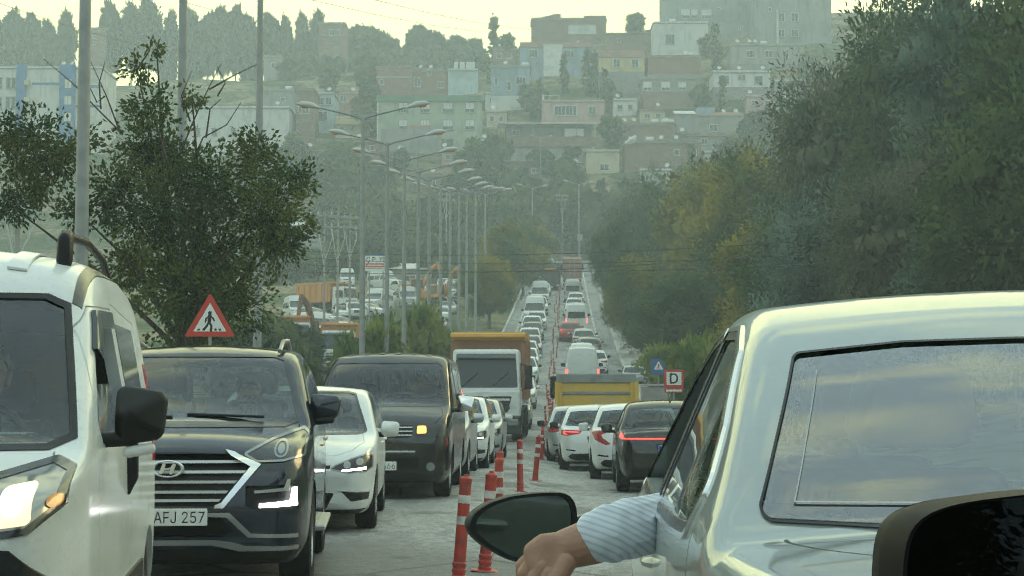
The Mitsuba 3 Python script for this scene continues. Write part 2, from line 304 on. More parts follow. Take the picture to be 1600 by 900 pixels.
def limbs(base, tips, r0, rng, top=None, n=7):
    """a trunk with limbs running to the lobes"""
    base = np.asarray(base, float); ms = []
    fork = base + (np.mean(tips, 0) - base) * 0.42; fork[:2] = base[:2] + (fork[:2] - base[:2]) * 0.5
    tr = [base, base + (fork - base) * .5 + rng.normal(size=3) * r0 * .6, fork]
    ms.append(tube(tr, [r0 * 1.25, r0, r0 * .8], n))
    for t in tips:
        m = (fork + t) / 2 + rng.normal(size=3) * r0 * 1.5 + np.array([0, 0, .1 * np.linalg.norm(t - fork)])
        ms.append(tube([fork, m, t], [r0 * .55, r0 * .35, r0 * .1], 5))
    return cat(ms)

TREES = {}
def tree_proto(key, seed, R, Hc, trunk_h, n, size, r0, leaf, lobes=14, shape='broad', droop=0.3, aspect=0.45, clump=.28):
    """crown half width R, half height Hc, its centre at trunk_h + Hc*.8; a shapegroup each for crown and trunk"""
    rng = np.random.default_rng(seed); cz = trunk_h + Hc * 0.85
    (V, Fc, N), C = crown(rng, R, Hc, n, size, lobes, clump, droop, aspect, shape)
    V = V + [0, 0, cz]; tips = [np.array(c) + [0, 0, cz] for c in C]
    if shape == 'cone': tr = cat([tube([(0, 0, -1), (0, 0, cz + Hc * .8)], [r0 * 1.2, r0 * .2], 6)])
    else: tr = limbs((0, 0, -1.0), tips, r0, rng)
    scene['group_' + key] = {'type': 'shapegroup', 'crown': {'type': 'ply', 'filename': meshkit.write_ply((V, Fc), False, normals=N), 'face_normals': False, 'bsdf': {'type': 'ref', 'id': leaf}}}
    scene['trunkgroup_' + key] = {'type': 'shapegroup', 'trunk': mikit.ply(tr, 'bark', smooth=True)}
    TREES[key] = (R, cz + Hc)
def put_tree(name, key, x, y, z, h, label, catg='tree', group=None, w=None, rz=None, rng=rnd):
    """a tree of height h (and half width w) standing at x, y, z"""
    R, hh = TREES[key]; s = h / hh; sw = (w / R) if w else s
    M = mat4((x, y, z), rng.uniform(0, 6.28) if rz is None else rz, (sw, sw, s)); k = uniq(name)
    for part, g in (('crown', 'group_'), ('trunk', 'trunkgroup_')):
        scene[f'{k}__{part}'] = {'type': 'instance', 'to_world': T(M.tolist()), 'group': {'type': 'ref', 'id': g + key}}
    labels[k] = {'label': label, 'category': catg, **({'group': group} if group else {})}
    return k
tree_proto('broad_a', 1, 5.0, 5.5, 2.5, 30000, 0.30, 0.3, 'leaf_dark', 22)
tree_proto('broad_b', 2, 4.6, 5.0, 1.5, 26000, 0.30, 0.28, 'leaf_olive', 20)
tree_proto('broad_c', 3, 4.8, 5.2, 1.0, 30000, 0.26, 0.25, 'leaf_grey', 20, aspect=0.28)
tree_proto('broad_d', 4, 5.0, 5.6, 1.5, 34000, 0.24, 0.3, 'leaf_brown', 22, droop=0.9, aspect=0.25)
tree_proto('bush', 5, 1.6, 1.5, 0.2, 5200, 0.20, 0.06, 'leaf_bush', 9)
tree_proto('far_a', 6, 4.0, 3.6, 1.5, 6500, 0.66, 0.2, 'leaf_far_green', 13)
tree_proto('far_b', 7, 3.4, 4.2, 1.0, 6500, 0.62, 0.2, 'leaf_far_green', 12)
tree_proto('pine_a', 8, 4.2, 6.0, 2.6, 9500, 0.9, 0.25, 'leaf_pine', 16, aspect=0.4)
tree_proto('pine_b', 9, 4.8, 6.4, 1.8, 9500, 0.9, 0.25, 'leaf_pine', 18, aspect=0.4)
tree_proto('poplar', 10, 1.5, 6.0, 0.6, 3000, 0.5, 0.15, 'leaf_far_green', 22, 'cone')

# the tall trees along the right hand side of the road: (pixel x, distance, top row, half width, kind, label)
RT = [(1010, 178, 275, 3.4, 'broad_a', 'slender dark tree at the far end of the right hand row'), (985, 196, 350, 3.2, 'broad_c', 'low dark tree beside the crest of the road'),
      (962, 150, 345, 2.2, 'broad_a', 'dark tree whose branches overhang the right hand queue'), (1060, 150, 285, 4.6, 'broad_b', 'yellowing tree with orange tipped crown on the right hand verge'),
      (1010, 122, 400, 3.0, 'broad_b', 'low olive green tree behind the pedestrian'), (1135, 128, 240, 5.2, 'broad_b', 'tall yellow green tree at the middle of the right hand row'),
      (1085, 96, 430, 3.2, 'broad_a', 'dark green tree behind the blue crossing sign'), (1205, 110, 228, 4.6, 'broad_b', 'olive tree topped with yellow leaves below the hanging branches'),
      (1180, 82, 330, 3.4, 'broad_b', 'brownish green tree behind the silver car roof'), (1335, 88, 10, 5.0, 'broad_d', 'large drooping brown green tree against the grey tower'),
      (1290, 72, 260, 3.6, 'broad_c', 'silvery green tree low behind the silver car roof'), (1465, 84, -40, 5.0, 'broad_a', 'very tall dark tree that rises past the top of the view'),
      (1430, 62, 190, 3.6, 'broad_d', 'dense dark tree in the middle of the right hand thicket'), (1560, 66, -60, 4.4, 'broad_c', 'tall grey leaved tree at the right edge of the view'),
      (1590, 52, 150, 3.2, 'broad_a', 'leafy grey green tree nearest to the camera on the right'), (1520, 54, 330, 2.6, 'broad_c', 'low grey leaved tree above the silver car roof'),
      (1730, 60, -80, 4.6, 'broad_a', 'tall tree partly outside the right edge of the view')]
for px, d, top, w, k, lb in RT:
    x = (px - 800) / F * d; z = float(ground_z(x, d)); zt = at(px, top, d)[2]
    put_tree('roadside_tree', k, x, d, z, zt - z, lb, 'tree', 'tall trees beside the right hand lane', w)
RT2 = [(978, 166, 372, 3.3, 'broad_a', 'dark green tree overhanging the kerb beside the minibus'), (1003, 137, 425, 3.0, 'broad_c', 'dense dark tree overhanging the rubble by the kerb'), (1035, 112, 440, 2.6, 'broad_a', 'dark tree just behind the pedestrian')]
for px, d, top, w, k, lb in RT2:
    x = (px - 800) / F * d; z = float(ground_z(x, d)); put_tree('roadside_tree', k, x, d, z, at(px, top, d)[2] - z, lb, 'tree', 'tall trees beside the right hand lane', w)
BU = [(1120, 66, 455, 1.9), (1165, 60, 480, 1.5), (1230, 58, 410, 1.7), (1330, 52, 395, 1.7), (1050, 88, 500, 2.0)]
for (px, d, top, w), lb in zip(BU, ('pale green bush behind the open car window', 'low bush close behind the silver car pillar', 'silvery bush with pale upright leaves behind the car roof', 'grey leaved bush above the middle of the silver roof', 'green bush beside the crossing sign')):
    x = (px - 800) / F * d; z = float(ground_z(x, d)); put_tree('bush', 'bush', x, d, z, at(px, top, d)[2] - z, lb, 'bush', 'bushes under the right hand trees', w)
for px, d, top, w, lb in ((775, 178, 345, 3.6, 'yellow green tree on the left kerb halfway up the road'), (832, 215, 338, 2.8, 'olive tree at the left of the road crest'), (765, 150, 400, 2.6, 'low olive tree on the left verge by the lamp posts'), (815, 196, 360, 3.0, 'bushy tree on the left verge just below the crest')):
    x = (px - 800) / F * d; z = float(ground_z(x, d)); put_tree('verge_tree', 'broad_b', x, d, z, at(px, top, d)[2] - z, lb, 'tree', None, w)
for px, d, top, w, lb in ((574, 72, 432, 1.5, 'yellow green bush behind the nearest double lamp post'), (645, 86, 408, 1.9, 'dense green bush between the lamp posts and the tipper'), (535, 66, 530, .8, 'small pale bush beside the white van roof'), (692, 98, 480, 1.4, 'low bush behind the tipper cab')):
    x = (px - 800) / F * d; z = float(ground_z(x, d)); put_tree('bush', 'bush', x, d, z, at(px, top, d)[2] - z, lb, 'bush', None, w)

# trees behind the camera on both sides of the road: the car fronts mirror them
for i, (x, y, hh) in enumerate(((-9, -14, 8), (-13, -24, 10), (-8.5, -33, 9), (-15, -42, 11), (-10, -52, 10), (9, -12, 9), (13, -22, 11), (10, -31, 10), (15, -40, 12), (11, -51, 11), (-3, -56, 9), (4, -57, 10), (-24, -30, 11), (24, -28, 12), (-16, 2, 9), (16, 4, 11), (-19, -10, 10), (19, -9, 11))):
    put_tree('roadside_tree', ('broad_a', 'broad_d', 'broad_b')[i % 3], x, y, gz0(x, y), hh, 'tall tree beside the road behind the viewpoint', 'tree', 'trees behind the viewpoint')
# the leafy tree on the left with bare branches, nearer than the lamp posts behind it
def left_tree():
    rng = np.random.default_rng(21); D = 30.0; P = Proto()
    lobes = [(330, 400, 75), (420, 330, 70), (250, 330, 75), (15, 320, 34), (235, 170, 34), (225, 235, 48), (215, 110, 22), (300, 150, 18), (330, 290, 70), (180, 300, 50), (400, 250, 45), (438, 380, 46), (300, 470, 80), (210, 420, 60), (365, 470, 58), (465, 280, 28), (245, 80, 14), (60, 215, 42), (25, 250, 40), (95, 250, 36), (55, 290, 40), (130, 225, 26), (10, 200, 25), (120, 330, 30), (265, 250, 50)]
    pts, dirs, tips = [], [], []
    for px, py, r in lobes:
        c = at(px, py, D + rng.uniform(-1.0, 1.0)); R = r / F * D * 1.12; tips.append(c)
        n = int(27 * (r / 22) ** 2.0)
        for _ in range(n):
            v = rng.normal(size=3); v /= np.linalg.norm(v); q = c + v * R * np.array([1, 1.0, 1]) * rng.uniform(0.15, 1.05)
            k = rng.integers(6, 14)
            pts.append(q + rng.normal(size=(k, 3)) * 0.07); dirs.append(np.repeat(v[None], k, 0))
    V, Fc = leaves(np.concatenate(pts), 0.095, rng, 0.5, 0.5, np.concatenate(dirs))
    base = at(300, 640, D); base[2] = float(ground_z(base[0], D)) - .2
    P.add('trunk', limbs(base, tips[:17] + tips[23:], 0.10, rng), 'bark', True)
    P.add('crown', (V, Fc), 'leaf_left', False)
    bare = []
    for chain in ([(280, 240), (300, 190), (325, 140), (345, 100)], [(325, 140), (365, 118), (400, 100)], [(300, 260), (320, 215), (352, 195), (375, 160)], [(190, 210), (165, 150), (140, 95)], [(165, 150), (150, 160), (135, 120)], [(190, 210), (150, 170), (110, 128), (70, 92)], [(160, 170), (155, 130), (162, 95)], [(320, 215), (330, 170), (345, 155)], [(300, 190), (285, 150), (300, 110)], [(340, 150), (350, 130), (338, 104)], [(215, 110), (232, 80), (240, 52)]):
        cs = [at(px + rng.uniform(-3, 3), py, D) for px, py in chain]
        bare.append(tube(cs, np.linspace(0.018, 0.006, len(cs)), 5))
    P.add('bare_branch', cat(bare), 'bark', True, label='leafless twigs sticking out above the crown')
    P.stamp('leafy_tree', 'leafy green tree with bare upper twigs behind the crossing warning sign', 'tree')
left_tree()
# ------------------------------------------------------------------ vehicle bodies: lofted shells cut with booleans
def man(m): return m3.Manifold(m3.Mesh(np.asarray(m.vertices, np.float32), np.asarray(m.faces, np.uint32)))
def P2(*pts): return Polygon(pts)
def mir(poly): return Polygon([(-x, z) for x, z in poly.exterior.coords])
def both(*pts):
    """a polygon symmetric about x = 0 from its right half, listed top to bottom"""
    return Polygon(list(pts) + [(-x, z) for x, z in reversed(pts)])
def rounded(poly, r=0.02): return poly.buffer(-r).buffer(2 * r).buffer(-r)
def hullballs(balls, n=12):
    """hull of (x, y, z, r) balls"""
    return m3.Manifold.batch_hull([m3.Manifold.sphere(b[3], n).translate(b[:3]) for b in balls])
def ellip(c, r, n=24): return m3.Manifold.sphere(1.0, n).scale(r).translate(c)
_side = lambda a, b: [a + (b - a) * t for t in (0.33, 0.67)]

class Sheet:
    """an open sheet cut from a body, shaded like it"""
    def __init__(s, v, f, b): s.v, s.f, s.b = v, f, b
    def num_tri(s): return len(s.f)
class Body:
    def __init__(s, L, prof, plan, belt, bot, tumble=0.27, crown=0.05, er=0.10, hw=0.03, n=64):
        f = lambda p: PchipInterpolator(*np.array(p).T)
        s.L, s.prof, s.plan, s.belt, s.bot, s.tumble, s.crown, s.er, s.hw = L, f(prof), f(plan), f(belt), f(bot), tumble, crown, er, hw
        k = np.concatenate([np.linspace(0, L, n), [p[0] for p in prof], [p[0] for p in plan], np.linspace(0, .16, 7), L - np.linspace(0, .16, 7)])
        k = np.unique(np.round(k, 3)); s.ys = k[np.concatenate([[True], np.diff(k) > 0.012])]; s.cache, s.ids = {}, set()
    def ring(s, y, d):
        ht, zb, w = float(s.prof(y)) - d, float(s.bot(y)) + d, float(s.plan(y)) - d
        cr = s.crown; zl = min(float(s.belt(y)) , ht - cr - 0.03); wt = max(0.1, w - s.hw - s.tumble * max(0.0, ht - cr - zl))
        zm = zb + 0.55 * (zl - zb)
        pts = [(0, zb), (w * .9, zb), (w - .015, zb + .12), (w, zm), (w - .012, zl), (wt, ht - cr)]
        rad = [0, .05, .08, .2, .05, s.er]; out = []
        nxt = pts[1:] + [(0, ht)]
        for i, p in enumerate(pts):
            p = np.array(p, float)
            if i == 0: out += [p, *[p + (np.array(nxt[0]) - p) * t for t in (.4, .8)]]; continue
            a, b = np.array(pts[i - 1], float), np.array(nxt[i], float)
            if i == 5: b = np.array([wt * .55, ht - cr * .3025])
            la, lb = np.linalg.norm(a - p), np.linalg.norm(b - p); r = min(rad[i], .45 * la, .45 * lb)
            u, v = p + (a - p) / (la + 1e-9) * r, p + (b - p) / (lb + 1e-9) * r
            for t in np.linspace(0, 1, 6 if i == 5 else 4): out.append(u * (1 - t) ** 2 + 2 * p * t * (1 - t) + v * t * t)
        u = out[-1]
        for t in np.linspace(0, 1, 8)[1:]:
            x = u[0] * (1 - t); out.append(np.array([x, ht - (ht - u[1]) * (x / max(u[0], 1e-6)) ** 2]))
        return np.array(out)
    def solid(s, d=0.0):
        """the closed body, every face moved inwards by d"""
        if d in s.cache: return s.cache[d]
        if abs(d) < .045 and d != 0:      # small offsets: along the vertex normals of the body itself
            s.solid(0); V, Fc, N = s.base
            s.cache[d] = m = m3.Manifold(m3.Mesh((V - N * d).astype(np.float32), Fc.astype(np.uint32))).as_original(); s.ids.add(m.original_id()); return m
        V, n = [], 0
        for y in s.ys:
            h = s.ring(y, d); h[:, 0] = np.maximum(h[:, 0], 0); yy = (y - s.L / 2) * (1 - 2 * d / s.L) + s.L / 2
            loop = np.concatenate([h, h[-2:0:-1] * [-1, 1]]); n = len(loop)
            V.append(np.stack([loop[:, 0], np.full(n, yy), loop[:, 1]], 1))
        N = len(V); V = np.concatenate(V); j = np.arange(n); k = (j + 1) % n; Fc = []
        for i in range(N - 1):
            a = i * n; Fc += [np.stack([a + j, a + k, a + n + k], 1), np.stack([a + j, a + n + k, a + n + j], 1)]
        half = n // 2 + 1
        def cap(o, flip):
            F2 = []
            for q in range(half - 1):
                A, B = q, q + 1; C, D = (n - q) % n, n - q - 1
                if A != C: F2.append((o + A, o + B, o + C))
                if B != D: F2.append((o + B, o + D, o + C))
            F2 = np.array(F2); return F2[:, ::-1] if flip else F2
        Fc = np.concatenate(Fc + [cap(0, True), cap((N - 1) * n, False)])
        m = m3.Manifold(m3.Mesh(V.astype(np.float32), Fc.astype(np.uint32)))
        if m.volume() < 0: m = m3.Manifold(m3.Mesh(V.astype(np.float32), (Fc := np.ascontiguousarray(Fc[:, ::-1])).astype(np.uint32)))
        assert m.status() == m3.Error.NoError, m.status()
        if d == 0:
            fn = np.cross(V[Fc[:, 1]] - V[Fc[:, 0]], V[Fc[:, 2]] - V[Fc[:, 0]]); N = np.zeros_like(V)
            for q in range(3): np.add.at(N, Fc[:, q], fn)
            N /= np.linalg.norm(N, axis=1, keepdims=True) + 1e-12
            if ((V - V.mean(0)) * N).sum() < 0: N = -N
            s.base = (V, Fc, N)
        m = m.as_original(); s.ids.add(m.original_id()); s.cache[d] = m; return m
    def cut(s, q, a, b):
        q = q ^ s.solid(-a); q.num_tri(); return q - s.solid(b)
    def shaded(s, m, smooth=32):
        """(vertices, triangles, normals), the faces that come from the body's own surface with its smooth normals; None if there are none"""
        from scipy.spatial import cKDTree
        if isinstance(m, Sheet): V0, tr, own = m.v, m.f, np.ones(len(m.f), bool)
        else: mm = m.to_mesh(); tr = np.asarray(mm.tri_verts); own = np.zeros(len(tr), bool); V0 = np.asarray(mm.vert_properties)[:, :3].astype(float)
        for i, o in [] if isinstance(m, Sheet) else enumerate(mm.run_original_id):
            if o in s.ids: own[mm.run_index[i] // 3:mm.run_index[i + 1] // 3] = True
        if not own.any(): return None
        if not hasattr(s, 'tree'): s.tree = cKDTree(s.base[0])
        v = V0[tr.reshape(-1)]
        t = v.reshape(-1, 3, 3); fn = np.cross(t[:, 1] - t[:, 0], t[:, 2] - t[:, 0]); fl = np.linalg.norm(fn, axis=1, keepdims=True); keep = fl[:, 0] > 1e-12
        t, fn, own = t[keep], (fn / np.maximum(fl, 1e-12))[keep], own[keep]; v = t.reshape(-1, 3)
        nn = np.repeat(fn, 3, 0); o3 = np.repeat(own, 3)
        dist, idx = s.tree.query(v[o3], k=4); w = 1 / (dist + .004) ** 2
        q = (s.base[2][idx] * w[..., None]).sum(1); q /= np.linalg.norm(q, axis=1, keepdims=True) + 1e-9
        q *= np.sign((q * nn[o3]).sum(1, keepdims=True) + 1e-9)
        bad = (q * nn[o3]).sum(1) < .35; q[bad] = nn[o3][bad]; nn[o3] = q
        return v, np.arange(len(v)).reshape(-1, 3), nn
    def pane(s, prism_m, a=-.002):
        """the single outer sheet of the body inside the prism, for a window pane"""
        o = s.solid(-a); mm = (man(prism_m) ^ o).to_mesh(); tr = np.asarray(mm.tri_verts); sel = []
        for i, q in enumerate(mm.run_original_id):
            if q == o.original_id(): sel.append(tr[mm.run_index[i] // 3:mm.run_index[i + 1] // 3])
        return Sheet(np.asarray(mm.vert_properties)[:, :3].astype(float), np.concatenate(sel), s)
    def wfront(s, poly, y1, y0=-1): return s.pane(prism(poly, y0, y1, 'y'))
    def wrear(s, poly, y0): return s.pane(prism(poly, y0, s.L + 1, 'y'))
    def wside(s, poly, sg): return s.pane(prism(poly, .2, 2.5, 'x') if sg > 0 else prism(poly, -2.5, -.2, 'x'))
    def front(s, poly, y1=None, a=.004, b=.012, y0=-1): return s.cut(man(prism(poly, y0, s.L * .45 if y1 is None else y1, 'y')), a, b)
    def rear(s, poly, y0=None, a=.004, b=.012): return s.cut(man(prism(poly, s.L * .6 if y0 is None else y0, s.L + 1, 'y')), a, b)
    def sidep(s, poly, sign, a=.004, b=.012, x0=0.2): return s.cut(man(prism(poly, x0, 2.5, 'x') if sign > 0 else prism(poly, -2.5, -x0, 'x')), a, b)
    def topp(s, poly, z0=.6, a=.004, b=.012): return s.cut(man(prism(poly, z0, 4, 'z')), a, b)

def wheel(P, x, y, r, w, sign, rim='alloy', spokes=5, z=None):
    """a tyre with its rim at the car's side; sign +1 when it stands on the +x side"""
    z = r if z is None else z
    M = mat4((x, y, z)) @ mat4(ry=sign * PI / 2)
    h = w / 2; ri = r * .66
    ty = lathe([(ri, -h * .9), (r * .9, -h), (r * .975, -h * .86), (r, -h * .6), (r, h * .6), (r * .975, h * .86), (r * .9, h), (ri, h * .9), (ri, -h * .9)], 28)
    k = P.add('wheel', xf(ty, M), 'rubber', 40)
    disc = [lathe([(0.001, -h * .2), (ri, -h * .2), (ri, h * .9), (ri * .93, h * .92), (ri * .9, h * .3), (0.001, h * .28)], 28), lathe([(0.001, h * .25), (ri * .2, h * .25), (ri * .18, h * .72), (0.001, h * .74)], 14)]
    for i in range(spokes):
        a = 2 * PI * i / spokes
        disc.append(xf(cbx(ri * .1, ri * .95, -ri * .11, ri * .11, h * .28, h * .8, .012), mat4(rz=a)))
    P.add(k + '/rim', xf(cat(disc), M), rim, 30)
    return k

def mirrors(P, y, z, x, w=.22, h=.15, mat='paint', sides=(1, -1), glass=True, dep=.11, low=None):
    """door mirrors: a shell, its base and the glass that faces backwards (+y)"""
    for sg in sides:
        X = lambda v: sg * (x + v)
        shell = hullballs([(X(.09), y, z - h * .3, .045), (X(.09), y, z + h * .32, .04), (X(w), y + .02, z + h * .22, .045), (X(w - .015), y + .01, z - h * .22, .05), (X(w * .5), y - dep * .5, z, .05)], 14)
        shell = shell.trim_by_plane([0, -1, 0], -(y + .045))
        k = P.add('door_mirror', shell, mat, 40)
        P.add(k + '/arm', hullballs([(X(-.05), y - .02, z - h * .42, .03), (X(.11), y - .005, z - h * .40, .028)], 10), 'black_plastic')
        if low: P.add(k + '/indicator', hullballs([(X(.10), y - .02, z - h * .62, .022), (X(w - .02), y - .01, z - h * .56, .022)], 10), low)
        if glass: P.add(k + '/glass', xf(cbx(.075, w + .01, 0, .006, -h * .42, h * .42, .02), mat4((0, y + .046, z)) @ np.diag([sg, 1, 1, 1.])), 'mirror_glass', False)

def handles(P, spots, mat='paint', sides=(1, -1)):
    for sg in sides:
        for (x, y, z) in spots: P.add('door_handle', hullballs([(sg * x, y, z, .016), (sg * (x + .022), y + .04, z, .013), (sg * (x + .022), y + .14, z, .013), (sg * x, y + .18, z, .016)], 8), mat)

def plate(P, txt, y, z, face=-1, w=.52, h=.112, M=None):
    """a number plate, blue strip and letters; face -1 looks towards -y"""
    R = mat4((0, y, z)) @ (np.eye(4) if face < 0 else mat4(rz=PI)); R = R if M is None else M @ R
    k = P.add('number_plate', xf(cbx(-w / 2, w / 2, -.006, .006, -h / 2, h / 2, .004), R), 'plate_white', False)
    P.add(k + '/blue_strip', xf(bx(-w / 2 + .004, -w / 2 + .04, -.0075, -.005, -h / 2 + .004, h / 2 - .004), R), 'plate_blue', False)
    if txt:
        t = meshkit.text_mesh(txt, .072, .002); v = t.vertices.copy()
        ww = np.ptp(v[:, 0]); f = min(1.0, (w - .07) / ww); v[:, 0] = (v[:, 0] - v[:, 0].min()) * f; v -= [np.ptp(v[:, 0]) / 2 - .018, .036, 0]
        W = trimesh.Trimesh(np.stack([v[:, 0], -.006 - v[:, 2], v[:, 1]], 1), t.faces, process=False); W.merge_vertices(); cs = sorted(W.split(only_watertight=False), key=lambda c: c.bounds[0][0]); ws = [[cs[0]]]
        for c in cs[1:]:
            if c.bounds[0][0] - max(q.bounds[1][0] for q in ws[-1]) > .014: ws.append([])
            ws[-1].append(c)
        for q in ws: P.add(k + '/lettering', xf(cat(q), R), 'ink', False)

def seats(P, xs, ys, z, mat='seat_cloth'):
    for y in ys:
        for x in xs:
            k = P.add('seat', hullballs([(x - .19, y - .2, z, .07), (x + .19, y - .2, z, .07), (x - .19, y + .22, z - .03, .07), (x + .19, y + .22, z - .03, .07)], 8), mat)
            P.add(k + '/backrest', hullballs([(x - .19, y + .25, z + .05, .06), (x + .19, y + .25, z + .05, .06), (x - .16, y + .42, z + .5, .05), (x + .16, y + .42, z + .5, .05)], 8), mat)
            P.add(k + '/headrest', hullballs([(x - .09, y + .43, z + .64, .05), (x + .09, y + .43, z + .64, .05), (x - .08, y + .45, z + .72, .045), (x + .08, y + .45, z + .72, .045)], 8), mat)

def man_at_wheel(P, x, y, z, shirt='dark_cloth', part='driver', scale=1.0, chin=False):
    """head and shoulders of a seated man who faces -y; a part never stands alone: P is the person's own proto"""
    S = lambda b: (x + b[0] * scale, y + b[1] * scale, z + b[2] * scale, b[3] * scale)
    to = hullballs([S((-.19, 0, -.30, .075)), S((.19, 0, -.30, .075)), S((-.14, .04, -.85, .12)), S((.14, .04, -.85, .12))], 14)
    for sg in (-1, 1):
        e = (sg * .27, -.12, -.55, .05); h = (sg * .16, -.40, -.42, .04) if not (chin and sg > 0) else (.07, -.13, -.20, .04)
        to = to + hullballs([S((sg * .2, 0, -.32, .065)), S(e)], 10) + hullballs([S(e), S(h)], 10)
    P.add('clothes', to, shirt, 60)
    skin = hullballs([S((0, 0, 0, .078)), S((0, -.02, .04, .085)), S((0, .03, .05, .085)), S((0, -.045, -.07, .05)), S((0, -.06, -.095, .032))], 16) + hullballs([S((0, .02, -.10, .055)), S((0, .025, -.24, .06))], 10)
    skin = skin + hullballs([S((0, -.095, .0, .012)), S((0, -.108, -.03, .017))], 8)
    for sg in (-1, 1):
        skin = skin + hullballs([S((sg * .085, .005, -.02, .014)), S((sg * .088, .012, .025, .016))], 8)
        h = (sg * .16, -.44, -.41) if not (chin and sg > 0) else (.05, -.12, -.14)
        skin = skin + hullballs([S((*h, .036)), S((h[0] - sg * .02, h[1] - .03, h[2] + .05, .03))], 10)
        for q in range(4): skin = skin + hullballs([S((h[0] - sg * .015 + (q - 1.5) * .019, h[1] - .035, h[2] + .05, .011)), S((h[0] - sg * .025 + (q - 1.5) * .019, h[1] - .05, h[2] + .085, .009))], 8)
    P.add('body', skin, 'skin', 60)
    hair = hullballs([S((0, .02, .06, .098)), S((0, -.02, .085, .088))], 16).trim_by_plane([0, .55, .83], (y * .55 + (z + .06 * scale) * .83))
    P.add('hair', hair, 'hair', 60)
    for sg in (-1, 1): P.add('eye', ellip(S((sg * .032, -.098, .012, .01))[:3], [.013 * scale, .008 * scale, .007 * scale], 10), 'ink')
    for sg in (-1, 1): P.add('eyebrow', hullballs([S((sg * .016, -.103, .033, .006)), S((sg * .05, -.092, .035, .005))], 6), 'hair')
    P.add('mouth', hullballs([S((-.022, -.098, -.062, .006)), S((.022, -.098, -.062, .006))], 6), 'rust')

def cut_shell(b, P, holes, ws, mat='paint', floor=.42, t=.055, y0=None, y1=None, grooves=None, more=None, arches=(), lining=True, cowl=None):
    """the painted body with arches, window holes and panel gaps cut, and its dark cabin lining"""
    P.b = b; body = b.solid(0)
    for (y, r, z) in arches:
        for sg in (1, -1): body = body - m3.Manifold.cylinder(.36, r, r, 40, False).rotate([0, 90, 0]).translate([sg * .95 - .36 * (sg > 0) - 0.0 * sg, y, z]).translate([sg * .12, 0, 0])
    if holes is not None:
        cab = b.solid(t) ^ man(bx(-3, 3, y0, y1, floor, 9)); body = body - cab
        if cowl is not None: cab = cab - cowl
        body = body - holes
        if lining:
            lin = (cab - b.solid(t + .012)) - holes
            P.add('cabin_lining', lin, 'dark_cloth', 30)
    if grooves is not None: body = body - ((grooves ^ b.solid(-.02)) - b.solid(.014))
    if more is not None: body = body - more
    P.add('body', body, mat, 32)
    return body
def gaps_side(lines, wid=.007):
    """panel gaps on both sides from lines in the (y, z) plane"""
    return man(prism(LineString(lines[0]).buffer(wid / 2) if len(lines) == 1 else __import__('shapely').union_all([LineString(l).buffer(wid / 2) for l in lines]), -3, 3, 'x'))
def gaps_top(lines, wid=.008, z0=.5):
    return man(prism(__import__('shapely').union_all([LineString(l).buffer(wid / 2) for l in lines]), z0, 4, 'z'))
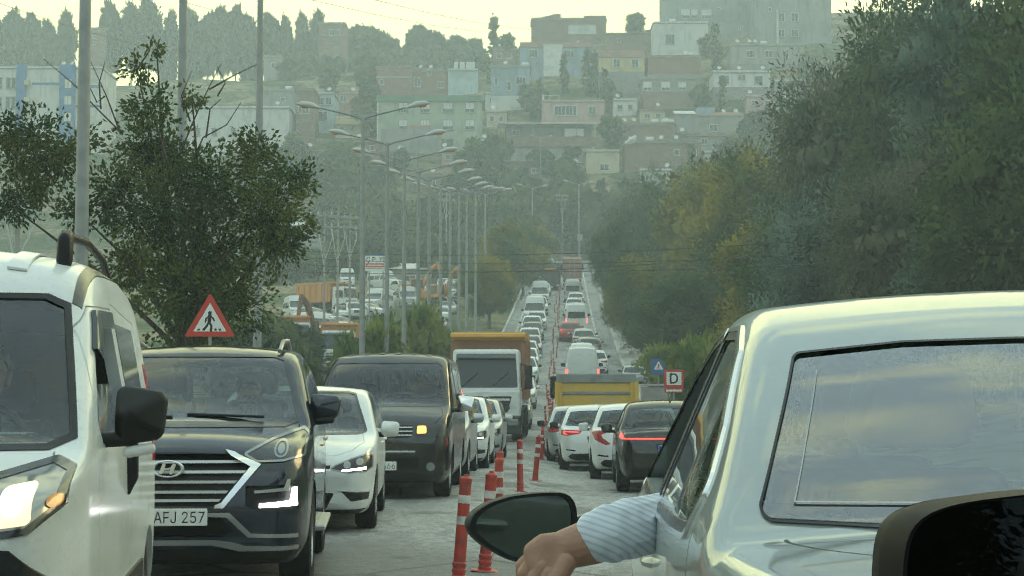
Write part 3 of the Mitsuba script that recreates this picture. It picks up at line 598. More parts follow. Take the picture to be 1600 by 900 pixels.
# ------------------------------------------------------------------ the hatchback
def hatch(P, detail=True, suv=False):
    k = 1.0
    b = Body(4.26, [(0, .60), (.03, .69), (.12, .765), (.35, .85), (.9, .945), (1.1, .985), (1.18, 1.01), (1.75, 1.315), (2.0, 1.405), (2.4, 1.452), (3.0, 1.44), (3.55, 1.385), (3.85, 1.27), (4.08, 1.02), (4.2, .88), (4.26, .68)],
        [(0, .62), (.05, .71), (.16, .79), (.4, .855), (.9, .89), (3.3, .895), (3.85, .865), (4.12, .79), (4.26, .66)], [(0, .62), (1.2, .92), (4.26, 1.0)], [(0, .30), (.08, .21), (.5, .18), (3.8, .2), (4.2, .3), (4.26, .38)], n=56 if detail else 34)
    ws = both((.52, 1.375), (.60, 1.355), (.745, .985), (.68, .965)); rw = both((.50, 1.34), (.57, 1.32), (.66, 1.03), (.62, 1.0))
    sf = P2((1.42, 1.0), (2.02, 1.33), (2.25, 1.375), (2.62, 1.385), (2.66, .975)); sr = P2((2.72, .975), (2.69, 1.385), (3.2, 1.36), (3.55, 1.27), (3.6, 1.02))
    arches = [(.86, .345, .31), (3.5, .345, .31)]
    yw0, yw1 = 1.0, 2.15
    if detail:
        holes = man(prism(ws, yw0, yw1, 'y')) + man(prism(rw, 3.3, 4.3, 'y')) + man(prism(sf, -2, 2, 'x')) + man(prism(sr, -2, 2, 'x'))
        gr = gaps_side([[(1.3, .95), (1.28, .35), (1.5, .28), (2.68, .28), (2.70, .97)], [(2.7, .28), (3.1, .3), (3.2, .55), (3.55, .75), (3.62, 1.02)]]) + gaps_top([[(-.72, 1.14), (-.76, .7), (-.66, .3), (-.5, .14), (.5, .14), (.66, .3), (.76, .7), (.72, 1.14)]])
        cut_shell(b, P, holes, ws, y0=1.2, y1=3.95, grooves=gr, arches=arches)
        P.add('dashboard', b.solid(.07) ^ man(bx(-2, 2, 1.1, 1.75, .5, .985)), 'black_plastic')
        P.add('windscreen', b.wfront(ws, 2.2), 'window_glass'); P.add('rear_window', b.wrear(rw, 3.2), 'window_glass')
        for sg in (1, -1):
            P.add('side_window', b.wside(sf, sg), 'window_glass'); P.add('side_window', b.wside(sr, sg), 'window_glass')
        seats(P, (-.37, .37), (1.95, 2.85), .55)
    else:
        cut_shell(b, P, None, ws, arches=arches)
        P.add('windscreen', b.front(ws, 2.2), 'dark_glass'); P.add('rear_window', b.rear(rw, 3.2), 'dark_glass')
        for sg in (1, -1): P.add('side_window', b.sidep(sf, sg), 'dark_glass'); P.add('side_window', b.sidep(sr, sg), 'dark_glass')
    fr = ws.buffer(.022) - ws; P.add('windscreen_seal', b.front(fr, 2.2, .003, .01), 'black_trim')
    hl = rounded(P2((.44, .625), (.50, .67), (.66, .735), (.80, .775), (.86, .755), (.86, .64), (.80, .595), (.62, .59)), .015)
    for q in (hl, mir(hl)):
        kx = P.add('headlight', b.front(q, 1.2, .004, .05), 'lamp_dark' if detail else 'lamp_glass')
        sg = 1 if q is hl else -1
        if detail:
            strip = P2((sg * .57, .605), (sg * .57, .622), (sg * .80, .648), (sg * .80, .618)); P.add(kx + '/running_light', b.front(strip, 1.2, .007, -.002), 'running_light')
            for cx in (.62, .74): P.add(kx + '/reflector', b.front(Point(sg * cx, .67 + (cx - .62) * .25).buffer(.035), 1.2, .0055, -.002), 'lamp_glass')
            P.add(kx + '/lens_edge', b.front(q - q.buffer(-.012), 1.2, .0065, 0), 'lamp_glass')
    gl = both((.46, .665), (.45, .62), (.2, .605)); P.add('grille', b.front(gl, .6, .003, .02), 'black_plastic')
    P.add('grille_strip', b.front(both((.46, .628), (.455, .618), (.2, .603), (.2, .61)), .6, .007, .0), 'chrome')
    P.add('badge', b.front(Point(0, .655).buffer(.055) - Point(0, .655).buffer(.043), .5, .012, 0), 'chrome')
    lg = both((.5, .40), (.42, .25), (.2, .235)); P.add('lower_grille', b.front(rounded(lg, .015), .6, .003, .02), 'black_plastic')
    for sg in (1, -1):
        fg = P2((sg * .56, .42), (sg * .83, .405), (sg * .82, .33), (sg * .66, .315)); P.add('fog_lamp_recess', b.front(fg, .8, .003, .02), 'black_plastic')
        P.add('bumper_strip', b.front(P2((sg * .52, .415), (sg * .54, .425), (sg * .82, .408), (sg * .82, .398)), .8, .008, .0), 'chrome')
        tl = rounded(P2((sg * .50, .94), (sg * .80, .96), (sg * .84, .80), (sg * .52, .80)), .02); P.add('tail_light', b.rear(tl, 3.4), 'lamp_red')
        for yy in (.86, 3.5): wheel(P, sg * .775, yy, .315, .21, sg)
    P.add('lower_lip', b.front(both((.80, .235), (.72, .19)), .7, .010, .02), 'black_plastic')
    P.add('underside', man(bx(-.7, .7, .45, 3.9, .17, .4)) ^ b.solid(-.01), 'black_plastic')
    mirrors(P, 1.55, .99, .85, .20, .14, 'paint'); handles(P, [(.875, 2.42, .83), (.88, 3.22, .85)])
    plate(P, '', -.012, .47 if not detail else .47); plate(P, '', 4.275, .62, 1)
# ------------------------------------------------------------------ the dark sport utility car in front on the left
def suv(P):
    b = Body(4.48, [(0, .80), (.03, .885), (.10, .96), (.35, 1.03), (.9, 1.085), (1.08, 1.115), (1.16, 1.14), (1.75, 1.435), (2.05, 1.575), (2.3, 1.625), (2.8, 1.65), (3.5, 1.62), (3.95, 1.55), (4.15, 1.4), (4.34, 1.1), (4.44, .95), (4.48, .7)],
        [(0, .70), (.05, .775), (.15, .845), (.4, .90), (1, .925), (3.6, .925), (4.15, .87), (4.48, .72)], [(0, .8), (1.2, 1.03), (4.48, 1.12)], [(0, .38), (.06, .27), (.3, .22), (4.1, .26), (4.48, .42)], tumble=.30, n=70)
    ws = both((.56, 1.545), (.64, 1.52), (.775, 1.115), (.70, 1.095)); rw = both((.52, 1.5), (.6, 1.47), (.68, 1.15), (.62, 1.12))
    sf = P2((1.42, 1.10), (2.08, 1.46), (2.3, 1.53), (2.72, 1.55), (2.76, 1.07)); sr = P2((2.82, 1.07), (2.79, 1.55), (3.4, 1.53), (3.8, 1.42), (3.7, 1.12))
    holes = man(prism(ws, 1.0, 2.2, 'y')) + man(prism(rw, 3.6, 4.5, 'y')) + man(prism(sf, -2, 2, 'x')) + man(prism(sr, -2, 2, 'x'))
    gr = gaps_side([[(1.34, 1.05), (1.30, .45), (1.5, .36), (2.78, .36), (2.80, 1.07)], [(2.8, .36), (3.2, .38), (3.32, .6), (3.7, .85), (3.78, 1.1)]]) + gaps_top([[(-.80, 1.1), (-.82, .7), (-.76, .3), (-.6, .10), (.6, .10), (.76, .3), (.82, .7), (.80, 1.1)]])
    grille = both((.40, .955), (.565, .885), (.54, .86), (.33, .62)); recess = b.front(grille, .5, .03, .05)
    fogs = [P2((sg * .50, .75), (sg * .83, .755), (sg * .845, .60), (sg * .62, .575), (sg * .50, .62)) for sg in (1, -1)]
    rec2 = b.front(fogs[0], .7, .03, .03) + b.front(fogs[1], .7, .03, .03)
    lowg = both((.34, .55), (.42, .46), (.36, .42)); rec3 = b.front(lowg, .5, .03, .05)
    arches = [(.88, .395, .35), (3.55, .395, .35)]
    cut_shell(b, P, holes, ws, y0=1.25, y1=4.15, grooves=gr, arches=arches, more=recess + rec2 + rec3, floor=.5)
    P.add('dashboard', b.solid(.07) ^ man(bx(-2, 2, 1.15, 1.8, .6, 1.105)), 'black_plastic')
    P.add('windscreen', b.wfront(ws, 2.3), 'window_glass'); P.add('rear_window', b.wrear(rw, 3.4), 'window_glass')
    for sg in (1, -1): P.add('side_window', b.wside(sf, sg), 'window_glass'); P.add('side_window', b.wside(sr, sg), 'tinted_glass')
    P.add('windscreen_seal', b.front(ws.buffer(.025) - ws, 2.3, .003, .01), 'black_trim')
    P.add('sensor_housing', hullballs([(-.13, 1.98, 1.50, .03), (.13, 1.98, 1.50, .03), (0, 2.1, 1.53, .04)], 8), 'black_plastic')
    seats(P, (-.38, .38), (2.0, 3.0), .68)
    P.add('steering_wheel', xf(trimesh.creation.torus(.18, .016), mat4((.38, 1.82, 1.06), rx=1.1)), 'black_plastic')
    # front: grille with bright slats, a bright wing at each side, emblem
    k = P.add('grille', b.front(grille.buffer(-.004), .5, -.042, .052), 'black_plastic')
    for i, z in enumerate((.905, .84, .775, .71, .655)):
        s_ = sbox(-.6, z - .009, .6, z + .009).intersection(grille.buffer(-.02)); P.add(k + '/slat', b.front(s_, .5, -.012, .036), 'satin_metal')
    for sg in (1, -1):
        wing = P2((sg * .36, .975), (sg * .42, .965), (sg * .60, .89), (sg * .575, .862), (sg * .36, .605), (sg * .30, .605), (sg * .305, .625), (sg * .345, .64), (sg * .53, .875), (sg * .40, .945))
        P.add(k + '/chrome_frame', b.front(wing, .5, .012, .03), 'chrome')
        hl = rounded(P2((sg * .47, .955), (sg * .57, .90), (sg * .74, .905), (sg * .875, .935), (sg * .885, 1.05), (sg * .84, 1.075), (sg * .66, 1.03)), .012)
        h = P.add('headlight', b.front(hl, 1.1, .005, .04), 'lamp_dark')
        P.add(h + '/lens_edge', b.front(hl - hl.buffer(-.014), 1.1, .008, 0), 'lamp_glass')
        for cx, cz, r in ((.72, .975, .045),):
            P.add(h + '/projector', b.front(Point(sg * cx, cz).buffer(r) - Point(sg * cx, cz).buffer(r * .75), 1.1, .008, 0), 'lamp_glass'); P.add(h + '/projector_lens', b.front(Point(sg * cx, cz).buffer(r * .5), 1.1, .007, 0), 'lamp_glass')
        f = P.add('fog_lamp_recess', b.front(fogs[0 if sg > 0 else 1].buffer(-.003), .7, -.022, .032), 'black_plastic')
        L = P2((sg * .59, .605), (sg * .59, .633), (sg * .785, .65), (sg * .80, .735), (sg * .832, .735), (sg * .835, .615))
        P.add(f + '/running_light', b.front(L, .8, .004, .024), 'running_light' if sg > 0 else 'running_light')
        P.add(f + '/guide_bar', b.front(P2((sg * .56, .70), (sg * .56, .718), (sg * .75, .735), (sg * .77, .79), (sg * .79, .79), (sg * .785, .715)), .8, .004, .024), 'satin_metal')
        P.add('bumper_blade', b.front(P2((sg * .26, .55), (sg * .38, .545), (sg * .52, .415), (sg * .84, .405), (sg * .84, .43), (sg * .54, .44), (sg * .40, .575), (sg * .26, .575)), .8, .010, .01), 'satin_metal')
        for yy in (.88, 3.55): wheel(P, sg * .80, yy, .36, .225, sg)
        P.add('roof_rail', cat([tube([(sg * .60, 2.15, 1.59), (sg * .615, 2.3, 1.665), (sg * .62, 3.0, 1.695), (sg * .60, 3.8, 1.63), (sg * .59, 3.92, 1.57)], .018, 8)]), 'satin_metal', True)
        P.add('tail_light', b.rear(P2((sg * .5, 1.05), (sg * .86, 1.1), (sg * .88, .95), (sg * .55, .95)), 3.6), 'lamp_red')
        P.add('side_step', cbx(sg * .93 - .05, sg * .93 + .05, 1.5, 3.0, .34, .38, .01), 'satin_metal', False)
    P.add('lower_grille', b.front(lowg.buffer(-.003), .5, -.042, .052), 'black_plastic')
    P.add('skid_plate', b.front(both((.30, .40), (.42, .385), (.5, .36), (.84, .35), (.84, .325), (.46, .325), (.36, .35), (.28, .365)), .7, .012, .01), 'satin_metal')
    P.add('underside', b.front(both((.86, .335), (.80, .25)), .7, .006, .02) + (man(bx(-.7, .7, .5, 4.1, .2, .45)) ^ b.solid(-.01)), 'black_plastic')
    # emblem: an oval ring round a slanted letter
    em = xf(trimesh.creation.torus(1, .13, 40, 10), np.diag([.095, .052, .07, 1.])); em.apply_transform(mat4((0, -.012, .862), rx=PI / 2)); e = P.add('emblem', em, 'chrome', True)
    Hs = Polygon([(-.055, -.03), (-.035, -.034), (-.018, -.006), (.018, -.002), (.012, -.034), (.032, -.034), (.055, .03), (.035, .034), (.018, .008), (-.018, .004), (-.012, .034), (-.032, .034)])
    P.add(e + '/letter', xf(prism(Hs, -.028, -.006, 'y'), mat4((0, 0, .862))), 'chrome', False)
    for x0 in (-.35, .3): P.add('wiper', cat([tube([(x0 - .30, 1.13, 1.135), (x0 + .25, 1.09, 1.118)], .009, 5)]), 'black_plastic')
    mirrors(P, 1.60, 1.185, .81, .23, .15, 'paint', low='black_plastic')
    handles(P, [(.905, 2.5, .95), (.905, 3.35, .97)], 'satin_metal')
    plate(P, '21 AFJ 257', -.03, .55); plate(P, '', 4.50, .7, 1)
# ------------------------------------------------------------------ panel vans (the small van on the left; the black people carrier)
def small_van(P):
    b = Body(4.4, [(0, .84), (.03, .93), (.10, 1.01), (.45, 1.10), (.80, 1.165), (.92, 1.20), (1.0, 1.24), (1.62, 1.66), (1.85, 1.80), (2.1, 1.875), (2.5, 1.915), (3.5, 1.925), (4.15, 1.88), (4.32, 1.6), (4.4, 1.0)],
        [(0, .66), (.05, .745), (.15, .82), (.4, .885), (.9, .915), (3.8, .915), (4.25, .89), (4.4, .82)], [(0, .9), (.9, 1.10), (1.6, 1.18), (4.4, 1.2)], [(0, .36), (.06, .25), (.3, .2), (4.1, .25), (4.4, .35)], tumble=.16, crown=.055, er=.14, n=70)
    ws = both((.62, 1.725), (.70, 1.69), (.815, 1.20), (.74, 1.165)); wsf = both((.63, 1.742), (.722, 1.71), (.845, 1.185), (.76, 1.145))
    sf = rounded(P2((1.28, 1.22), (1.72, 1.58), (1.86, 1.655), (2.42, 1.68), (2.46, 1.15), (1.34, 1.15)), .03); sr = rounded(P2((2.62, 1.16), (2.60, 1.66), (3.45, 1.66), (3.45, 1.16)), .04)
    holes = man(prism(ws, .85, 2.05, 'y')) + man(prism(sf, -2, 2, 'x'))
    gr = gaps_side([[(1.16, 1.16), (1.14, .5), (1.3, .32), (2.5, .32), (2.52, 1.2), (2.5, 1.72)], [(2.56, 1.2), (2.56, .32), (3.0, .34), (3.2, .6), (3.6, .8), (3.62, 1.7), (2.56, 1.74)], [(1.16, 1.16), (1.62, 1.60), (1.84, 1.70), (2.5, 1.72)]]) + gaps_top([[(-.78, .86), (-.80, .5), (-.70, .18), (-.55, .09), (.55, .09), (.70, .18), (.80, .5), (.78, .86)]])
    arches = [(.90, .36, .32), (3.62, .36, .32)]
    cut_shell(b, P, holes, ws, y0=1.05, y1=4.2, grooves=gr, arches=arches, floor=.55)
    P.add('dashboard', b.solid(.07) ^ man(bx(-2, 2, .95, 1.6, .6, 1.17)), 'black_plastic')
    P.add('windscreen', b.wfront(ws, 2.1), 'window_glass'); P.add('windscreen_frame', b.front(wsf - ws, 2.1, .004, .012), 'black_plastic')
    P.add('paper', cbx(.05, .62, 1.22, 1.5, 1.19, 1.193, .001), 'sign_white', False)
    for sg in (1, -1):
        P.add('side_window', b.wside(sf.intersection(sbox(1, 1.1, 2.45, 1.38 if sg > 0 else 1.7)), sg), 'tinted_glass'); P.add('rear_side_window', b.sidep(sr, sg, .003, .01), 'dark_glass')
        P.add('window_deflector', b.sidep(P2((1.60, 1.52), (1.84, 1.685), (2.36, 1.70), (2.38, 1.63), (1.88, 1.61), (1.66, 1.48)), sg, .022, -.006), 'dark_glass')
        hl = rounded(P2((sg * .42, .93), (sg * .46, 1.0), (sg * .62, 1.075), (sg * .80, 1.13), (sg * .875, 1.10), (sg * .88, .98), (sg * .80, .905), (sg * .60, .885)), .02)
        h = P.add('headlight', b.front(hl, 1.2, .006, .04), 'lamp_glass')
        P.add(h + '/lens_edge', b.front(hl - hl.buffer(-.022), 1.2, .009, 0), 'lamp_dark')
        P.add(h + '/bulb', b.front(rounded(P2((sg * .695, .925), (sg * .70, 1.045), (sg * .79, 1.06), (sg * .805, .935)), .02), 1.2, .010, 0), 'lit_reflector'); P.add(h + '/filament', b.front(Point(sg * .745, .99).buffer(.03), 1.2, .012, -.008), 'lit_headlight')
        P.add(h + '/indicator', b.front(Point(sg * .855, 1.0).buffer(.021), 1.2, .010, 0), 'lamp_amber')
        sk = P2((sg * .92, .64), (sg * .86, .75), (sg * .75, .86), (sg * .60, .885), (sg * .42, .925), (0, .94), (0, .2), (sg * .92, .2))
        bp = b.front(sk, .62, .010, .02); P.add('bumper', bp, 'black_plastic')
        for yy in (.90, 3.62): wheel(P, sg * .78, yy, .325, .205, sg)
        P.add('roof_rail', cat([hullballs([(sg * .64, 2.2, 1.86, .035), (sg * .64, 2.2, 1.93, .03), (sg * .635, 2.32, 1.955, .03)], 8), tube([(sg * .64, 2.25, 1.945), (sg * .645, 3.0, 1.985), (sg * .64, 3.8, 1.96), (sg * .64, 4.05, 1.9)], .02, 8)]), 'black_plastic', True)
        P.add('roof_channel', b.topp(P2((sg * .725, 1.78), (sg * .765, 1.78), (sg * .72, 4.1), (sg * .68, 4.1)), 1.55, .003, .004), 'black_trim')
        P.add('tail_light', b.rear(P2((sg * .78, 1.5), (sg * .9, 1.5), (sg * .92, 1.0), (sg * .8, 1.0)), 3.8), 'lamp_red')
        P.add('sill_moulding', b.sidep(P2((1.3, .46), (3.1, .46), (3.1, .56), (1.3, .56)), sg, .014, .0), 'black_plastic')
    P.add('upper_grille', b.front(both((.38, .87), (.36, .70), (.3, .68)), .4, .013, 0), 'gloss_black')
    for z in (.84, .80, .76, .72): P.add('grille_slat', b.front(sbox(-.35, z - .008, .35, z + .008), .4, .02, -.008), 'black_plastic')
    P.add('emblem', b.front(Point(0, .95).buffer(.06), .4, .014, 0), 'lamp_red')
    for i in range(5): P.add('roof_rib', b.topp(sbox(-.52 + .24 * i, 1.95, -.44 + .24 * i, 4.0), 1.6, .010, -.003), 'paint')
    seats(P, (-.40, .40), (1.75,), .68)
    P.add('steering_wheel', xf(trimesh.creation.torus(.185, .016), mat4((.40, 1.52, 1.14), rx=1.0)), 'black_plastic')
    mirrors(P, 1.42, 1.26, .89, .20, .23, 'black_plastic', low='lamp_white')
    for sg in (1, -1): P.add('door_handle', hullballs([(sg * .905, 2.33, .92, .02), (sg * .93, 2.33, .98, .025), (sg * .93, 2.33, 1.12, .025), (sg * .905, 2.33, 1.16, .02)], 8), 'black_plastic')
    P.add('underside', man(bx(-.72, .72, .5, 4.1, .2, .5)) ^ b.solid(-.01), 'black_plastic')
    plate(P, '', -.025, .52)
def big_van(P, detail=True, tall=0.0):
    t = tall
    b = Body(4.9, [(0, .78), (.03, .90), (.10, .99), (.3, 1.10), (.62, 1.20), (.80, 1.26), (.88, 1.30), (1.5, 1.70), (1.75, 1.83 + t * .5), (2.0, 1.92 + t), (2.5, 1.955 + t), (4.5, 1.955 + t), (4.78, 1.91 + t), (4.87, 1.5), (4.9, .95)],
        [(0, .76), (.05, .83), (.15, .89), (.4, .935), (.9, .95), (4.4, .95), (4.8, .925), (4.9, .87)], [(0, .8), (.9, 1.12), (1.6, 1.2), (4.9, 1.2)], [(0, .34), (.06, .24), (.3, .2), (4.6, .24), (4.9, .34)], tumble=.15, crown=.05, er=.13, n=64 if detail else 36)
    ws = both((.68, 1.80), (.745, 1.76), (.855, 1.265), (.80, 1.235)); rw = both((.66, 1.75), (.70, 1.70), (.72, 1.25), (.66, 1.2))
    sf = P2((1.2, 1.24), (1.62, 1.58), (1.85, 1.72), (2.25, 1.74), (2.3, 1.2)); s2 = P2((2.42, 1.22), (2.40, 1.74), (3.3, 1.74), (3.3, 1.22)); s3 = P2((3.4, 1.22), (3.4, 1.74), (4.55, 1.72), (4.6, 1.24))
    arches = [(.92, .375, .335), (3.9, .375, .335)]
    if detail:
        holes = man(prism(ws, .7, 2.05, 'y')) + man(prism(sf, -2, 2, 'x')) + man(prism(rw, 4.4, 5.2, 'y'))
        gr = gaps_side([[(1.1, 1.2), (1.08, .5), (1.3, .32), (2.32, .32), (2.35, 1.2), (2.35, 1.8)], [(2.38, 1.8), (2.38, .32), (3.4, .32), (3.4, 1.8)]]) + gaps_top([[(-.80, .66), (-.84, .4), (-.76, .16), (-.6, .08), (.6, .08), (.76, .16), (.84, .4), (.80, .66)]])
        cut_shell(b, P, holes, ws, y0=.9, y1=4.75, grooves=gr, arches=arches, floor=.6)
        P.add('dashboard', b.solid(.07) ^ man(bx(-2, 2, .8, 1.5, .6, 1.22)), 'black_plastic')
        P.add('windscreen', b.wfront(ws, 2.2), 'tinted_glass'); P.add('rear_window', b.wrear(rw, 4.0), 'tinted_glass')
        for sg in (1, -1): P.add('side_window', b.wside(sf, sg), 'tinted_glass')
        seats(P, (-.45, .45), (1.75, 2.9), .75)
    else:
        cut_shell(b, P, None, ws, arches=arches)
        P.add('windscreen', b.front(ws, 2.2), 'dark_glass'); P.add('rear_window', b.rear(rw, 4.0), 'rear_pane')
        for sg in (1, -1): P.add('side_window', b.sidep(sf, sg), 'dark_glass')
    P.add('windscreen_seal', b.front(ws.buffer(.03) - ws, 2.2, .004, .012), 'black_trim')
    for sg in (1, -1):
        for q in (s2, s3): P.add('rear_side_window', b.sidep(q, sg), 'rear_pane')
        hl = rounded(P2((sg * .47, .98), (sg * .88, .985), (sg * .90, .84), (sg * .80, .81), (sg * .50, .83)), .02)
        h = P.add('headlight', b.front(hl, .9, .006, .03), 'lamp_dark' if detail else 'lamp_glass')
        P.add(h + '/bulb', b.front(rounded(P2((sg * .52, .855), (sg * .52, .955), (sg * .635, .955), (sg * .645, .86)), .02), .9, .009, 0), 'front_lamp')
        P.add('fog_lamp', b.front(Point(sg * .70, .43).buffer(.055), .7, .008, 0), 'lamp_glass')
        P.add('tail_light', b.rear(P2((sg * .80, 1.2), (sg * .93, 1.2), (sg * .94, .80), (sg * .82, .80)), 4.2), 'brake_lamp')
        for yy in (.92, 3.9): wheel(P, sg * .80, yy, .335, .22, sg)
    k = P.add('grille', b.front(both((.46, .955), (.46, .83), (.4, .80)), .5, .004, .02), 'black_plastic')
    for z in (.935, .885, .835): P.add(k + '/slat', b.front(sbox(-.46, z - .008, .46, z + .008), .5, .010, 0), 'satin_metal')
    P.add('bumper_strip', b.front(sbox(-.5, .615, .5, .635), .5, .010, 0), 'satin_metal'); P.add('lower_grille', b.front(both((.55, .58), (.55, .42), (.5, .40)), .5, .004, .02), 'black_plastic')
    P.add('underside', man(bx(-.75, .75, .5, 4.6, .2, .5)) ^ b.solid(-.01), 'black_plastic')
    mirrors(P, 1.3, 1.24, .93, .24, .22, 'chrome' if detail else 'black_plastic')
    for i in range(6): P.add('roof_rib', b.topp(sbox(-.60 + .22 * i, 2.05, -.52 + .22 * i, 4.6), 1.6, .010, -.003), 'paint')
    plate(P, '', -.02, .48) if not detail else plate(P, '21 AB 566', -.02, .44); plate(P, '', 4.915, .9, 1)
# ------------------------------------------------------------------ the saloon
def saloon(P, detail=0, lamps='split'):
    b = Body(4.5, [(0, .60), (.03, .69), (.12, .77), (.4, .87), (1.0, .965), (1.15, .995), (1.22, 1.02), (1.8, 1.32), (2.1, 1.44), (2.5, 1.50), (2.95, 1.485), (3.2, 1.44), (3.45, 1.325), (3.7, 1.155), (3.86, 1.035), (3.95, 1.03), (4.35, 1.015), (4.42, .98), (4.48, .86), (4.5, .70)],
        [(0, .62), (.05, .71), (.16, .79), (.4, .855), (.9, .885), (3.2, .892), (3.6, .872), (3.95, .845), (4.3, .80), (4.44, .74), (4.5, .64)], [(0, .62), (1.2, .93), (3.0, .985), (4.5, 1.0)], [(0, .3), (.08, .21), (.5, .18), (4.0, .22), (4.4, .3), (4.5, .4)], tumble=.40, crown=.045, er=.06, n=[40, 64, 120][detail])
    ws = both((.52, 1.395), (.58, 1.375), (.755, .995), (.68, .975)); rw = rounded(both((.2, 1.365), (.42, 1.358), (.635, 1.335), (.755, 1.035), (.4, 1.022)), .022)
    sf = P2((1.45, 1.0), (2.02, 1.30), (2.3, 1.37), (2.52, 1.385), (2.56, .995)); sr = rounded(P2((2.64, 1.0), (2.60, 1.385), (2.95, 1.375), (3.2, 1.315), (3.44, 1.17), (3.55, 1.07), (3.52, 1.01)), .03)
    arches = [(.86, .35, .315), (3.5, .35, .315)]
    if detail:
        holes = man(prism(ws, 1.0, 2.3, 'y')) + man(prism(rw.buffer(-.003), 2.9, 4.1, 'y')) + man(prism(sf, -2, 2, 'x')) + man(prism(sr, -2, 2, 'x'))
        gr = gaps_side([[(1.3, .95), (1.28, .35), (1.5, .28), (2.58, .28), (2.60, .99)], [(2.6, .28), (3.05, .3), (3.15, .55), (3.52, .78), (3.60, 1.0)]]) + gaps_top([[(-.71, 3.85), (-.67, 3.95), (-.60, 4.08), (-.55, 4.3), (-.53, 4.46)], [(.71, 3.85), (.67, 3.95), (.60, 4.08), (.55, 4.3), (.53, 4.46)]])
        cut_shell(b, P, holes, ws, y0=1.22, y1=3.85, grooves=gr, arches=arches)
        P.add('dashboard', b.solid(.07) ^ man(bx(-2, 2, 1.1, 1.8, .5, .985)), 'black_plastic'); P.add('parcel_shelf', b.solid(.07) ^ man(bx(-2, 2, 3.25, 3.82, .9, 1.03)), 'dark_cloth')
        P.add('windscreen', b.wfront(ws, 2.3), 'window_glass'); P.add('rear_window', b.wrear(rw, 2.9), 'rear_pane')
        for sg in (1, -1):
            if not (detail == 2 and sg > 0): P.add('front_window', b.wside(sf, sg), 'window_glass')
            P.add('rear_side_window', b.wside(sr, sg), 'side_pane')
        seats(P, (-.37, .37), (2.0, 2.75), .55)
    else:
        cut_shell(b, P, None, ws, arches=arches)
        P.add('windscreen', b.front(ws, 2.3), 'dark_glass'); P.add('rear_window', b.rear(rw, 2.9), 'dark_glass')
        for sg in (1, -1): P.add('front_window', b.sidep(sf, sg), 'dark_glass'); P.add('rear_side_window', b.sidep(sr, sg), 'dark_glass')
    P.add('rear_window_seal', b.rear(rw.buffer(.0018) - rw.buffer(-.0022), 2.9, .004, .01), 'black_trim'); P.add('rear_window_border', b.rear(rw - rw.buffer(-.0035), 2.9, .001, .01), 'dark_cloth'); P.add('windscreen_seal', b.front(ws.buffer(.02) - ws, 2.3, .003, .01), 'black_trim')
    if detail == 2:
        for pl in ([(-.60, 1.30), (-.685, 1.065)], [(-.685, 1.065), (.685, 1.065)], [(.60, 1.30), (.685, 1.065)], [(.16, 1.075), (.165, 1.17)], [(-.16, 1.075), (-.165, 1.17)]):
            P.add('antenna_line', b.rear(LineString(pl).buffer(.0011), 2.9, .0032, -.0022), 'satin_metal')
    al = sf.union(sr).buffer(.02).buffer(.05).buffer(-.05)
    for sg in (1, -1):
        P.add('window_trim', b.sidep(al - sf.buffer(.0) - sr, sg, .004, .004), 'black_trim'); P.add('window_moulding', b.sidep(al.buffer(.012) - al, sg, .007, .004), 'chrome' if detail == 2 else 'black_trim')
        hl = rounded(P2((sg * .44, .66), (sg * .52, .70), (sg * .80, .775), (sg * .86, .755), (sg * .86, .66), (sg * .78, .60)), .015)
        h = P.add('headlight', b.front(hl, 1.1, .004, .03), 'lamp_glass'); P.add(h + '/bulb', b.front(Point(sg * .66, .68).buffer(.03), 1.1, .006, 0), 'front_lamp')
        for yy in (.86, 3.5): wheel(P, sg * .775, yy, .32, .21, sg)
    if lamps == 'split':
        for sg in (1, -1):
            q = rounded(P2((sg * .40, .93), (sg * .76, .945), (sg * .86, .93), (sg * .86, .83), (sg * .74, .815), (sg * .46, .86)), .015); h = P.add('tail_light', b.rear(q, 3.9, .006, .02), 'lamp_red')
            P.add(h + '/light_strip', b.rear(P2((sg * .48, .885), (sg * .48, .905), (sg * .74, .92), (sg * .80, .92), (sg * .80, .85), (sg * .72, .84), (sg * .72, .855), (sg * .78, .865), (sg * .78, .90)), 3.9, .010, 0), 'brake_lamp')
    elif lamps == 'claw':
        for sg in (1, -1):
            q = rounded(P2((sg * .50, .97), (sg * .78, .98), (sg * .85, .93), (sg * .80, .80), (sg * .60, .70), (sg * .50, .72), (sg * .66, .84), (sg * .68, .90)), .012); h = P.add('tail_light', b.rear(q, 3.9, .008, .02), 'lamp_red')
            P.add(h + '/light_strip', b.rear(P2((sg * .60, .945), (sg * .60, .962), (sg * .77, .965), (sg * .825, .92), (sg * .77, .80), (sg * .62, .725), (sg * .615, .74), (sg * .75, .815), (sg * .80, .92), (sg * .76, .947)), 3.9, .012, 0), 'brake_lamp')
    elif lamps == 'bar':
        q = both((.84, .985), (.86, .90), (.80, .855), (.3, .85)).buffer(0); q = Polygon([(-.86, .90), (-.84, .985), (-.80, .985), (-.77, .905), (.77, .905), (.80, .985), (.84, .985), (.86, .90), (.82, .86), (-.82, .86)])
        h = P.add('tail_light', b.rear(q, 3.9, .006, .02), 'lamp_red'); P.add(h + '/light_strip', b.rear(q.buffer(-.014), 3.9, .010, 0), 'brake_lamp')
    tp = both((.30, .80), (.27, .655), (.2, .65)); P.add('plate_recess', b.rear(tp, 4.2, .003, .02), 'black_plastic' if detail else 'paint')
    P.add('rear_diffuser', b.rear(both((.62, .42), (.70, .36), (.66, .30), (.5, .26)), 4.0, .010, .01), 'black_plastic')
    for sg in (1, -1): P.add('bumper_slot', b.rear(P2((sg * .55, .50), (sg * .75, .52), (sg * .75, .49), (sg * .55, .47)), 4.0, .003, .01), 'black_plastic')
